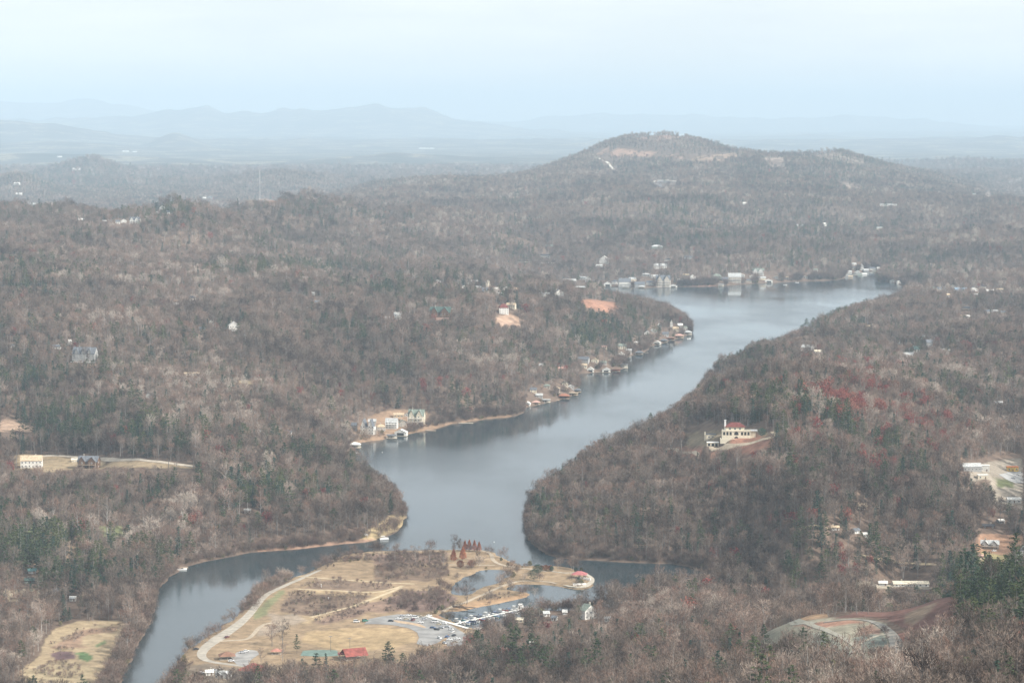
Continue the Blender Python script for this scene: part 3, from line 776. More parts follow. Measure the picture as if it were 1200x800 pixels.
# ------------------------------------------------------------------ buildings: where the photo shows them
# (px of the middle, py of the base, width in photo px, height px, style, wall, roof, yaw degrees, label[, floors])
H = [
 (36, 548, 25, 14, 'gable', 'white', 'tan', 6, 'long white house with a tan gable roof beside the farm lane', 2),
 (103, 549, 24, 15, 'cross', 'brown', 'slate', -8, 'brown timber house with a stone chimney beside the farm lane', 2),
 (87, 541, 7, 4, 'gable', 'cream', 'cream', 10, 'small cream shed left of the brown timber house', 1),
 (99, 425, 28, 18, 'dormer', 'grey', 'slate', -12, 'large grey house with pointed dormers in the dark woods on the left', 2),
 (66, 409, 10, 5, 'gable', 'white', 'slate', 8, 'low white house above and left of the large grey dormered house', 1),
 (81, 404, 4, 6, 'gable', 'white', 'white', 40, 'narrow white house directly behind the large grey dormered house', 2),
 (14, 407, 5, 4, 'gable', 'white', 'slate', 0, 'tiny white house near the left edge in dark woods', 1),
 (274, 388, 13, 11, 'frontgable', 'white', 'white', 15, 'bright white gabled house alone on the left-hand hill', 2),
 (236, 388, 8, 5, 'gable', 'white', 'slate', -20, 'white house left of the bright white gabled house', 1),
 (247, 381, 4, 6, 'frontgable', 'white', 'white', 10, 'slim white house between two others on the left hill', 2),
 (226, 352, 7, 5, 'gable', 'white', 'dark', 0, 'white house with dark roof high on the left hill', 2),
 (206, 358, 6, 3, 'gable', 'cream', 'white', 12, 'low pale house just below the dark-roofed one on the left hill', 1),
 (174, 467, 7, 7, 'frontgable', 'grey', 'slate', 10, 'small grey gabled house alone in the left woods', 2),
 (224, 440, 18, 3, 'gable', 'cream', 'tan', 4, 'long low pale shed in the left woods', 1),
 (338, 511, 8, 7, 'gable', 'white', 'slate', -15, 'white house between pines above the headland', 2),
 (304, 508, 4, 4, 'gable', 'white', 'white', 0, 'tiny white cottage left of the house between pines', 1),
 (373, 356, 9, 4, 'gable', 'white', 'slate', 10, 'white house at the right of a small hilltop group', 1),
 (367, 346, 4, 4, 'gable', 'white', 'white', 0, 'tiny white house at the back of a small hilltop group', 1),
 (359, 363, 4, 5, 'frontgable', 'cream', 'slate', 20, 'narrow cream house at the front of a small hilltop group', 2),
 (466, 374, 9, 8, 'deck', 'white', 'pale', 5, 'pale two-storey house with a deck left of the big brown lodge', 2),
 (453, 374, 7, 3, 'gable', 'grey', 'pale', 0, 'low pale garage beside the pale two-storey house', 1),
 (516, 375, 25, 16, 'cross', 'brown', 'green', -10, 'big brown lodge with a green roof and pink stone base', 2),
 (590, 368, 11, 12, 'hip', 'white', 'red', 12, 'tall white house with a red roof on the cleared knoll', 3),
 (599, 361, 11, 6, 'gable', 'cream', 'tan', -15, 'cream house with tan roof just behind the tall red-roofed one', 2),
 (513, 332, 6, 4, 'hip', 'white', 'white', 0, 'white house alone left of the village group', 1),
 (534, 333, 8, 4, 'gable', 'white', 'slate', 10, 'white house at the left end of the village group', 1),
 (556, 332, 8, 4, 'gable', 'white', 'white', -8, 'bright white house at the top left of the village group', 2),
 (560, 339, 7, 4, 'gable', 'grey', 'pale', 5, 'grey house below the bright white one in the village group', 1),
 (572, 336, 5, 8, 'frontgable', 'cream', 'white', 10, 'tall cream house in the middle of the village group', 3),
 (582, 335, 7, 4, 'gable', 'white', 'slate', 0, 'white house right of the tall cream one in the village group', 1),
 (581, 343, 8, 6, 'gable', 'white', 'white', 8, 'white house at the front of the village group', 2),
 (593, 340, 5, 4, 'frontgable', 'white', 'pale', -10, 'white gabled cottage at the right of the village group', 1),
 (598, 334, 8, 5, 'gable', 'grey', 'slate', 0, 'grey house at the far right of the village group', 2),
 (569, 341, 8, 4, 'gable', 'blue', 'slate', 4, 'blue-grey house near the front of the village group', 1),
 (638, 348, 12, 5, 'gable', 'white', 'pale', 5, 'long white house on the ridge beside the inlet', 1),
 (655, 348, 11, 9, 'frontgable', 'white', 'slate', 12, 'white house with a steep gable on the ridge beside the inlet', 2),
 (639, 302, 11, 4, 'gable', 'white', 'dark', 0, 'white house with dark roof high in the woods behind the inlet', 1),
 (644, 290, 9, 3, 'gable', 'sage', 'sage', 0, 'pale green roofed house above the dark-roofed one in the woods', 1),
 (708, 309, 11, 9, 'frontgable', 'white', 'white', -10, 'white multi-gabled house on the slope above the far shore', 2),
 (702, 313, 8, 3, 'gable', 'white', 'pale', 0, 'low white wing in front of the multi-gabled house', 1),
 (770, 292, 13, 5, 'hip', 'sage', 'pale', 5, 'house with a large pale roof high above the far shore', 1),
 (807, 304, 9, 4, 'gable', 'grey', 'slate', 0, 'grey house in the trees to the right above the far shore', 1),
 (774, 315, 15, 6, 'gable', 'white', 'pale', -5, 'long white house halfway up behind the far shore', 2),
 (732, 337, 14, 11, 'deck', 'white', 'slate', 5, 'large white house with open porches at the far shore', 3),
 (750, 337, 12, 7, 'gable', 'grey', 'slate', -6, 'grey house between the white and the stone house on the far shore', 2),
 (777, 336, 17, 14, 'cross', 'stone', 'slate', 6, 'big stone house with many gables on the far shore', 3),
 (670, 333, 10, 6, 'gable', 'grey', 'pale', 10, 'grey house at the left end of the far shore', 2),
 (689, 331, 6, 7, 'frontgable', 'white', 'white', 0, 'white upright house at the left of the far shore', 2),
 (812, 328, 6, 6, 'frontgable', 'white', 'white', 15, 'small white house above the red clay point', 2),
 (840, 328, 11, 7, 'hip', 'sage', 'sage', 10, 'green-roofed house right of the red clay point', 2),
 (861, 331, 15, 11, 'deck', 'stone', 'pale', 0, 'long stone house with columns on the far shore', 2),
 (850, 330, 7, 5, 'gable', 'grey', 'slate', 0, 'grey house between the green-roofed and the columned house', 1),
 (889, 322, 13, 8, 'cross', 'white', 'sage', -8, 'white house with a green roof above the sandy landing', 2),
 (893, 328, 9, 4, 'gable', 'cream', 'pale', 0, 'low cream house just above the sandy landing', 1),
 (938, 266, 8, 3, 'gable', 'white', 'pale', 0, 'white house in the woods on the lower slope of the mountain', 1),
 (967, 265, 6, 4, 'gable', 'white', 'white', 30, 'white cabin beside the woods on the lower mountain slope', 1),
 (873, 240, 5, 3, 'gable', 'white', 'white', 0, 'tiny white house on the slope under the mountain', 1),
 (1031, 269, 7, 3, 'gable', 'cream', 'pale', 0, 'pale house right on the lower mountain slope', 1),
 (1041, 241, 20, 2, 'gable', 'white', 'pale', 0, 'long pale building under the eastern shoulder', 1),
 (995, 321, 6, 4, 'gable', 'white', 'pale', 0, 'leftmost white house of the hamlet at the end of the lake', 1),
 (1000, 316, 5, 4, 'gable', 'cream', 'slate', 10, 'cream house at the back left of the hamlet', 1),
 (1005, 321, 6, 4, 'frontgable', 'white', 'white', -10, 'white gabled house at the waterside of the hamlet', 1),
 (1010, 317, 4, 8, 'frontgable', 'white', 'white', 0, 'tall white house in the middle of the hamlet', 3),
 (1015, 319, 6, 4, 'gable', 'grey', 'pale', 5, 'grey house in the middle of the hamlet', 1),
 (1022, 317, 8, 4, 'gable', 'white', 'slate', 0, 'long white house in the right half of the hamlet', 1),
 (1031, 317, 6, 4, 'gable', 'white', 'white', -15, 'rightmost white house of the hamlet', 1),
 (1103, 342, 10, 6, 'gable', 'white', 'slate', 10, 'white house with grey roof left in the eastern village', 2),
 (1126, 343, 14, 6, 'gable', 'blue', 'bluegrey', 5, 'house with a wide blue-grey roof in the eastern village', 1),
 (1141, 341, 9, 5, 'frontgable', 'white', 'slate', 0, 'white gabled house in the middle of the eastern village', 1),
 (1160, 343, 9, 4, 'gable', 'white', 'white', -5, 'bright white low house in the eastern village', 1),
 (1144, 347, 6, 3, 'gable', 'cream', 'pale', 0, 'small cream house in front of the eastern village', 1),
 (1073, 337, 7, 4, 'gable', 'grey', 'slate', 0, 'grey cottage at the right end of the lake', 1),
 (1132, 364, 9, 5, 'deck', 'brown', 'dark', 0, 'dark house on stilts above the eastern hollow', 2),
 (1134, 373, 5, 4, 'gable', 'white', 'white', 20, 'small white shed below the dark house on stilts', 1),
 (1157, 367, 6, 4, 'gable', 'white', 'slate', 0, 'left house of the three in a row on the red bank', 1),
 (1166, 367, 7, 4, 'gable', 'white', 'pale', 5, 'middle house of the three in a row on the red bank', 1),
 (1176, 368, 6, 4, 'gable', 'cream', 'slate', 0, 'right house of the three in a row on the red bank', 1),
 (947, 411, 13, 7, 'gable', 'grey', 'pale', -35, 'long grey-roofed house on the wooded rise by the lake bend', 1),
 (960, 415, 12, 5, 'gable', 'white', 'cream', 15, 'white house right of the long grey-roofed one', 1),
 (939, 411, 4, 4, 'frontgable', 'white', 'white', 0, 'tiny white cottage left of the long grey-roofed house', 1),
 (952, 389, 9, 4, 'gable', 'cream', 'pale', 0, 'pale house among pines near the lake bend', 1),
 (1017, 386, 6, 5, 'gable', 'cream', 'tan', 10, 'cream house in the woods right of the lake bend', 1),
 (1065, 420, 12, 7, 'deck', 'white', 'pale', 10, 'white house with decks in the eastern hollow', 2),
 (1073, 413, 10, 7, 'gable', 'white', 'teal', -5, 'house with a teal roof in the eastern hollow', 2),
 (1089, 406, 9, 8, 'gable', 'grey', 'slate', 20, 'grey two-storey house behind the teal-roofed one', 2),
 (1107, 412, 12, 3, 'gable', 'white', 'pale', 0, 'long low white house right of the eastern hollow', 1),
 (1148, 398, 6, 4, 'gable', 'brown', 'tan', 0, 'tan-roofed house in the woods on the far right', 1),
 (1170, 474, 10, 4, 'gable', 'cream', 'pale', 0, 'low cream house alone in the right-hand woods', 1),
 (97, 261, 11, 5, 'gable', 'cream', 'white', 10, 'pale yellow house at the left end of the far hillside row', 2),
 (122, 261, 5, 3, 'gable', 'grey', 'pale', 0, 'tiny grey house second in the far hillside row', 1),
 (138, 262, 5, 4, 'gable', 'white', 'slate', 0, 'small house left of the white one in the hillside row', 1),
 (145, 262, 7, 5, 'frontgable', 'white', 'white', 10, 'white gabled house in the middle of the hillside row', 2),
 (158, 263, 12, 9, 'cross', 'white', 'slate', -8, 'large white house at the right of the hillside row', 3),
 (190, 247, 6, 6, 'frontgable', 'white', 'white', 0, 'white gabled house on the flank of the pine knoll', 2),
 (196, 251, 5, 4, 'gable', 'white', 'slate', 0, 'white house lowest on the flank of the pine knoll', 1),
 (184, 251, 5, 3, 'gable', 'cream', 'pale', 0, 'cream house left on the flank of the pine knoll', 1),
 (239, 234, 5, 3, 'gable', 'white', 'white', 0, 'left house on the crest of the pine knoll', 1),
 (246, 234, 5, 4, 'gable', 'grey', 'slate', 0, 'right house on the crest of the pine knoll', 1),
 (38, 242, 10, 4, 'gable', 'white', 'pale', 0, 'pale long house on the far left plateau', 1),
 (22, 229, 7, 3, 'gable', 'white', 'white', 0, 'small white house near the left edge of the plateau', 1),
 (1154, 552, 12, 7, 'flat', 'white', 'white', -10, 'white flat-roofed shop behind a tall pine on the right', 1),
 (1139, 552, 22, 9, 'gable', 'grey', 'pale', 5, 'long grey shed left of the white flat-roofed shop', 1),
 (1152, 561, 12, 4, 'flat', 'cream', 'white', 0, 'low cream building in front of the white flat-roofed shop', 1),
 (1187, 552, 13, 5, 'flat', 'yellow', 'orange', 0, 'yellow building with an orange front at the right edge', 1),
 (1189, 589, 16, 6, 'gable', 'white', 'white', -5, 'white house with a white roof at the right edge', 1),
 (1173, 613, 7, 4, 'gable', 'grey', 'white', 25, 'small house with a bright white roof near the right edge', 1),
 (1159, 619, 14, 5, 'gable', 'brown', 'dark', -5, 'dark-roofed house in the trees near the right edge', 1),
 (1161, 643, 21, 10, 'cross', 'grey', 'pale', -10, 'grey house with pale patched roofs below the orange bank', 2),
 (1149, 655, 8, 5, 'gable', 'cream', 'rose', 0, 'small cream house with a pink roof below the grey one', 1),
 (1009, 597, 14, 7, 'gable', 'cream', 'tan', 0, 'cream house in the woods right of the promontory', 1),
 (1003, 625, 9, 6, 'gable', 'white', 'slate', 35, 'white house half hidden left of a smaller white shed', 1),
 (979, 621, 9, 4, 'gable', 'white', 'tan', 0, 'white cabin at the left of the woodland trio', 1),
 (1014, 629, 5, 3, 'gable', 'white', 'white', 10, 'small white shed at the right of the woodland trio', 1),
 (1068, 687, 42, 5, 'gable', 'white', 'cream', 0, 'very long white building behind the red cut slope', 1),
 (1035, 686, 10, 4, 'gable', 'grey', 'white', 0, 'short grey building left of the very long white one', 1),
 (290, 601, 8, 5, 'gable', 'white', 'pale', 10, 'white house in the woods above the river bend', 1),
 (37, 672, 9, 6, 'gable', 'grey', 'teal', 10, 'small teal-roofed cabin in the lower left woods', 1),
 (36, 683, 15, 5, 'gable', 'sage', 'green', 0, 'long green-roofed house in the lower left woods', 1),
 (85, 704, 7, 4, 'gable', 'white', 'pale', 0, 'small white building behind the lower left field', 1),
 (64, 696, 7, 6, 'gable', 'white', 'slate', 20, 'white house in the woods behind the lower left field', 1),
 (689, 725, 18, 17, 'frontgable', 'white', 'sage', 38, 'sage-roofed house with a white end wall right of the marina', 2),
 (640, 722, 7, 6, 'gable', 'white', 'pale', 10, 'white cottage in bare trees left of the sage-roofed house', 1),
 (650, 727, 6, 5, 'gable', 'white', 'slate', -20, 'lower white cottage in bare trees left of the sage-roofed house', 1),
 (662, 720, 5, 4, 'gable', 'white', 'white', 0, 'tiny white hut between the cottages and the sage-roofed house', 1),
 (712, 728, 7, 5, 'gable', 'white', 'pale', 0, 'white hut right of the sage-roofed house', 1),
 (621, 757, 7, 8, 'gable', 'cream', 'white', 25, 'cream house between two big pines below the marina', 2),
 (609, 729, 9, 4, 'gable', 'cream', 'cream', -10, 'cream shed behind the big pines at the marina', 1),
 (261, 795, 18, 9, 'cross', 'grey', 'pale', -10, 'grey-roofed house below the small car park', 1),
 (245, 791, 9, 5, 'gable', 'white', 'white', 10, 'white-roofed building left of the grey-roofed house', 1),
 (431, 509, 17, 18, 'twin', 'white', 'slate', -12, 'half-timbered white house with two steep gables on the cove', 3),
 (459, 502, 14, 12, 'deck', 'white', 'pale', -8, 'white house with stacked balconies in the middle of the cove', 3),
 (488, 498, 19, 19, 'cross', 'cream', 'sage', -10, 'tall cream house with a green roof and porches on the cove', 3),
 (467, 489, 12, 5, 'gable', 'tan', 'tan', 0, 'tan garage on the slope between the cove houses', 1),
 (415, 503, 6, 8, 'gable', 'grey', 'slate', -10, 'grey house partly hidden at the left of the cove', 2),
 (684, 426, 13, 8, 'gable', 'grey', 'slate', -15, 'grey house with a deck among pines above the inlet docks', 2),
 (684, 431, 8, 5, 'deck', 'cream', 'tan', -5, 'cream cabin below the grey house above the inlet docks', 1),
 (659, 434, 10, 4, 'gable', 'rose', 'rose', 0, 'low pinkish house left of the inlet docks', 1),
 (729, 409, 10, 6, 'gable', 'cream', 'sage', 10, 'cream house with green roof above the round white boathouse', 2),
 (737, 413, 6, 4, 'gable', 'white', 'pale', 0, 'small white house right of the cream green-roofed one', 1),
 (759, 395, 8, 8, 'frontgable', 'white', 'slate', 0, 'white house with a pointed gable behind the point docks', 2),
 (773, 384, 4, 6, 'frontgable', 'white', 'white', 0, 'narrow white house in red-leaved trees on the point', 2),
 (787, 384, 3, 9, 'frontgable', 'white', 'white', 0, 'slim white tower house near the tip of the point', 3),
 (780, 394, 7, 5, 'gable', 'grey', 'slate', 0, 'grey-roofed house close to the tip of the point', 1),
 (792, 388, 7, 5, 'gable', 'cream', 'tan', 0, 'cream house at the tip of the point', 1),
 (708, 408, 7, 3, 'gable', 'cream', 'rose', 0, 'small pink-roofed house in the woods behind the inlet', 1),
 (634, 430, 5, 4, 'gable', 'white', 'pale', 0, 'white cabin in the woods left of the inlet', 1),
 (625, 460, 8, 6, 'gable', 'cream', 'slate', 0, 'cream house above the left end of the middle docks', 2),
 (632, 466, 8, 5, 'gable', 'grey', 'pale', 0, 'grey house just above the middle docks', 1),
 (765, 158, 6, 3, 'gable', 'white', 'dark', 0, 'house on the cleared summit of the mountain', 1),
 (799, 160, 6, 3, 'gable', 'white', 'white', 0, 'white house right on the cleared summit of the mountain', 1),
 (1142, 230, 4, 3, 'gable', 'white', 'pale', 0, 'tiny house at the east foot of the mountain', 1),
]
# boathouses and docks on the water: (px, py, width px, height px, kind, colour, roof, yaw, label)
BH = [
 (416, 525, 12, 8, 'open', 'white', 'white', -10, 'white boathouse at the dark left tip of the cove'),
 (459, 514, 11, 8, 'open', 'white', 'slate', -6, 'white boathouse with arched openings in front of the cove'),
 (470, 511, 14, 9, 'box', 'white', 'white', -12, 'large white-roofed boathouse in the middle of the cove'),
 (504.5, 505, 12, 3, 'dock', 'grey', 'grey', -8, 'low grey dock at the right of the cove'),
 (546, 496, 16, 2, 'dock', 'tan', 'tan', -6, 'long pale dock on the bank right of the cove'),
 (618, 476, 7, 6, 'box', 'white', 'white', -10, 'leftmost boathouse of the middle docks, white'),
 (628, 474.5, 9, 6, 'open', 'cream', 'rose', -10, 'pinkish boathouse second from left at the middle docks'),
 (640, 472, 9, 7, 'open', 'white', 'pale', -8, 'white boathouse third from left at the middle docks'),
 (650.5, 469.5, 9, 4, 'dock', 'grey', 'grey', -8, 'open dock between boathouses of the middle docks'),
 (661, 467.5, 12, 7, 'open', 'brown', 'rust', -10, 'brown boathouse with rust roof at the middle docks'),
 (672, 463.5, 10, 6, 'open', 'cream', 'tan', -12, 'tan boathouse second from right at the middle docks'),
 (677, 460, 7, 6, 'open', 'grey', 'slate', -12, 'rightmost grey boathouse of the middle docks'),
 (692, 436.5, 8, 7, 'box', 'white', 'white', -4, 'white gabled boathouse at the left of the inlet docks'),
 (710.5, 436.5, 9, 6, 'box', 'white', 'pale', -4, 'white boathouse in the middle of the inlet docks'),
 (702, 436.5, 7, 2, 'dock', 'brown', 'brown', -4, 'brown dock between two white inlet boathouses'),
 (722, 435.5, 9, 5, 'open', 'red', 'brown', -8, 'dark red boathouse at the inlet docks'),
 (731, 431.5, 9, 9, 'open', 'white', 'dark', -10, 'two-level boathouse with a dark roof right of the inlet'),
 (728, 419.5, 8, 8, 'box', 'white', 'white', 0, 'rounded-looking white boathouse past the inlet'),
 (749, 415.5, 9, 5, 'open', 'grey', 'slate', -8, 'grey boathouse before the point docks'),
 (756, 413.5, 7, 3, 'dock', 'grey', 'grey', -8, 'grey dock before the point docks'),
 (770, 404, 9, 5, 'box', 'white', 'white', -10, 'bright white boathouse, first of the point docks'),
 (778, 401.5, 8, 5, 'open', 'grey', 'slate', -10, 'grey boathouse second of the point docks'),
 (786, 399, 8, 6, 'open', 'brown', 'rust', -10, 'rust-roofed boathouse third of the point docks'),
 (796, 396.5, 10, 6, 'open', 'cream', 'rose', -12, 'cream boathouse fourth of the point docks'),
 (806, 392.5, 9, 6, 'open', 'white', 'pale', -10, 'white boathouse at the very tip of the point'),
 (845, 440.5, 9, 5, 'open', 'grey', 'slate', 10, 'grey boathouse on the right-hand wooded point'),
 (834.5, 437.5, 8, 2, 'dock', 'dark', 'dark', 0, 'dark dock jutting from the right-hand wooded point'),
 (712, 336, 9, 6, 'box', 'white', 'white', 0, 'white boathouse left on the far shore'),
 (733, 337.5, 8, 3, 'open', 'white', 'pale', 0, 'low white boathouse below the large white house'),
 (752, 337.5, 8, 3, 'open', 'cream', 'pale', 0, 'cream boathouse below the grey far-shore house'),
 (789, 337, 9, 4, 'box', 'white', 'white', 0, 'white boathouse right of the big stone house'),
 (845, 335.5, 6, 4, 'open', 'white', 'white', 0, 'white boathouse below the green-roofed house'),
 (901, 331.5, 9, 5, 'box', 'white', 'white', 0, 'white boathouse at the sandy landing'),
 (680, 338, 14, 3, 'open', 'cream', 'pale', 0, 'long pale boathouse at the left end of the far shore'),
 (1003, 322.5, 8, 2, 'dock', 'white', 'white', 0, 'white dock in front of the lake-end hamlet'),
 (213, 666, 12, 3, 'dock', 'grey', 'grey', 25, 'small grey dock on the left bank of the river'),
]
def _box_of(px, py, wpx, hpx):
    x, y, z = hit(px, py)
    return x, y, z
# the crowded shores: rows of small houses told apart by their order
ORD = ['first', 'second', 'third', 'fourth', 'fifth', 'sixth', 'seventh', 'eighth', 'ninth', 'tenth', 'eleventh', 'twelfth', 'thirteenth', 'fourteenth', 'fifteenth']
_r = random.Random(5)
def row_of(pts, where):
    for k, (a, b, wp, hp) in enumerate(pts):
        st = _r.choice(['gable', 'gable', 'frontgable', 'cross' if wp > 8 else 'gable', 'hip'])
        wl = _r.choice(['white', 'white', 'cream', 'grey', 'stone']); rf = _r.choice(['slate', 'pale', 'white', 'dark', 'sage', 'tan'])
        H.append((a, b, wp, hp, st, wl, rf, _r.uniform(-18, 18), '%s house from the left, %s walls, in the %s' % (ORD[k], wl, where), 2 if hp > 5 else 1))
row_of([(655, 334, 7, 4), (663, 329, 7, 4), (683, 328, 8, 4), (697, 334, 8, 5), (721, 333, 8, 5), (741, 330, 8, 5), (762, 334, 8, 5), (757, 324, 9, 4), (767, 326, 9, 4), (797, 331, 7, 4), (804, 324, 7, 3), (782, 306, 7, 3), (826, 330, 7, 4)], 'second row of the far shore')
row_of([(869, 325, 8, 4), (877, 331, 7, 4), (882, 326, 7, 4), (910, 327, 6, 4), (922, 327, 5, 3), (944, 326, 5, 3), (956, 318, 5, 3)], 'row right of the columned house')
row_of([(992, 324, 5, 4), (997, 326, 5, 3), (1001, 311, 5, 3), (1008, 324, 5, 3), (1018, 313, 5, 3), (1026, 320, 6, 4), (1013, 323, 6, 3)], 'lake-end hamlet behind the dock')
row_of([(1046, 331, 6, 3), (1054, 332, 6, 3), (1066, 335, 6, 4), (1082, 344, 6, 4), (1092, 340, 6, 4), (1113, 348, 7, 4), (1117, 338, 6, 4), (1152, 338, 7, 4), (1172, 342, 7, 4), (1186, 350, 6, 3)], 'scattered eastern village')
row_of([(522, 336, 6, 3), (544, 337, 6, 3), (550, 334, 6, 3), (563, 345, 6, 4), (587, 346, 6, 3), (604, 341, 6, 4), (612, 344, 6, 3)], 'lower edge of the village group')
row_of([(641, 455, 7, 5), (652, 458, 8, 5), (662, 452, 7, 5), (669, 455, 7, 4)], 'woods over the middle docks')
row_of([(697, 425, 8, 5), (707, 427, 7, 4), (717, 424, 8, 5)], 'pines over the inlet docks')
row_of([(746, 404, 7, 4), (766, 390, 7, 5), (797, 384, 6, 5), (803, 387, 6, 5), (753, 400, 7, 4)], 'trees over the point docks')
row_of([(436, 497, 9, 6), (446, 505, 10, 8), (472, 500, 9, 8), (479, 488, 9, 5)], 'gaps between the cove houses')
row_of([(1128, 372, 6, 3), (1098, 398, 6, 3), (1081, 397, 6, 4), (1052, 404, 6, 3), (1090, 418, 6, 3), (1122, 401, 6, 3)], 'eastern hollow')
SPOT = []
for h in H:
    if h[2] > 8 and h[1] > 370: level_pad(h[0], h[1], h[2] * hit(h[0], h[1])[1] / F * .55, 3)
sync_ground()
for h in H:
    x, y, z = hit(h[0], h[1]); SPOT.append((x, y, z))
    HOUSE_BOXES.append((h[0] - h[2] / 2, h[0] + h[2] / 2, h[1] - h[3] - .5, h[1] - .5, y, .10 if h[1] < 690 else .04))
    if h[1] > 600: HOUSE_BOXES.append((h[0] - h[2] / 2 - 2, h[0] + h[2] / 2 + 2, h[1] - 3, h[1] + 5, y, .3))
for b in BH:
    x, y = at_z(b[0], b[1], 0)
    HOUSE_BOXES.append((b[0] - b[2] / 2, b[0] + b[2] / 2, b[1] - b[3], b[1] + 1, float(y) + 25, .0))

# ------------------------------------------------------------------ buildings
WALLC = dict(white=(.64, .63, .59), cream=(.62, .56, .44), grey=(.34, .34, .33), brown=(.14, .085, .055), sage=(.20, .235, .20), blue=(.30, .36, .42), stone=(.38, .34, .29),
    tan=(.48, .38, .26), rose=(.48, .30, .25), yellow=(.70, .48, .12), red=(.32, .07, .05), dark=(.05, .05, .055), pale=(.42, .43, .42), slate=(.13, .14, .155), green=(.075, .115, .10),
    teal=(.14, .27, .27), rust=(.30, .13, .08), orange=(.62, .20, .06), bluegrey=(.18, .25, .32))
def wallm(c): return mat('wall_' + c, WALLC[c], .85, .14, .8)
def roofm(c): return mat('roof_' + c, WALLC[c] if c != 'red' else (.15, .045, .038), .85, .28, .7)
GLASS = mat('window_glass', (.03, .04, .05), .12, spec=.5)
TRIM = mat('white_trim', (.74, .73, .70), .6, .05, 2)
STONE = mat('stone', (.36, .33, .28), .9, .3, 1.2, bump=.3)
DECKM = mat('deck_boards', (.34, .27, .20), .85, .25, .8)
_wm = {}
def window_mesh(w_, h_):
    k = (round(w_, 1), round(h_, 1))
    if k not in _wm:
        a, b = MB(), MB()
        a.box(-k[0] / 2, k[0] / 2, -.04, .05, 0, k[1])
        for x0, x1, z0, z1 in ((-k[0] / 2 - .12, -k[0] / 2, -.12, k[1] + .12), (k[0] / 2, k[0] / 2 + .12, -.12, k[1] + .12), (-k[0] / 2, k[0] / 2, k[1], k[1] + .12), (-k[0] / 2, k[0] / 2, -.12, 0), (-.05, .05, 0, k[1])):
            b.box(x0, x1, -.10, .06, z0, z1)
        _wm[k] = (a.mesh('pane', GLASS), b.mesh('window', TRIM))
    return _wm[k]
def add_window(parent, x, y, z, w_, h_, rz=0.0, pane=True):
    a, b = window_mesh(w_, h_)
    o = link('window', b, parent, (x, y, z), rz)
    if pane: link('pane', a, o)
    return o

def gable_wall(m, x0, x1, y0, y1, z0, z1, zr, along='x'):
    """walls with gable ends; ridge along x or y"""
    m.box(x0, x1, y0, y1, z0, z1)
    if along == 'x':
        ym = (y0 + y1) / 2
        for x in (x0, x1):
            m.face([(x, y0, z1), (x, y1, z1), (x, ym, zr)] if x == x1 else [(x, y1, z1), (x, y0, z1), (x, ym, zr)])
    else:
        xm = (x0 + x1) / 2
        for y in (y0, y1):
            m.face([(x0, y, z1), (x1, y, z1), (xm, y, zr)] if y == y0 else [(x1, y, z1), (x0, y, z1), (xm, y, zr)])
def gable_roof(m, x0, x1, y0, y1, z1, zr, along='x', o=.5, t=.22):
    if along == 'x':
        ym = (y0 + y1) / 2; sl = (zr - z1) / (ym - y0)
        for s in (-1, 1):
            ye = (y0 - o) if s < 0 else (y1 + o); ze = z1 - sl * o
            a = [(x0 - o, ye, ze), (x1 + o, ye, ze), (x1 + o, ym, zr), (x0 - o, ym, zr)]
            b = [(x, y, z + t) for x, y, z in a]
            slab(m, a, b)
    else:
        xm = (x0 + x1) / 2; sl = (zr - z1) / (xm - x0)
        for s in (-1, 1):
            xe = (x0 - o) if s < 0 else (x1 + o); ze = z1 - sl * o
            a = [(xe, y0 - o, ze), (xe, y1 + o, ze), (xm, y1 + o, zr), (xm, y0 - o, zr)]
            b = [(x, y, z + t) for x, y, z in a]
            slab(m, a, b)
def slab(m, a, b):
    i = len(m.v); n = len(a)
    m.v += a + b
    m.f.append(tuple(i + n + k for k in range(n))); m.f.append(tuple(i + n - 1 - k for k in range(n))); m.m += [0, 0]
    for k in range(n):
        m.f.append((i + k, i + (k + 1) % n, i + n + (k + 1) % n, i + n + k)); m.m.append(0)
def hip_roof(m, x0, x1, y0, y1, z1, zr, o=.6):
    x0 -= o; x1 += o; y0 -= o; y1 += o
    ym = (y0 + y1) / 2; r = min((y1 - y0) / 2, (x1 - x0) / 2 - .1)
    a, b = (x0 + r, ym, zr), (x1 - r, ym, zr)
    c = [(x0, y0, z1), (x1, y0, z1), (x1, y1, z1), (x0, y1, z1)]
    m.face([c[0], c[1], b, a]); m.face([c[2], c[3], a, b]); m.face([c[1], c[2], b]); m.face([c[3], c[0], a]); m.face([c[3], c[2], c[1], c[0]])

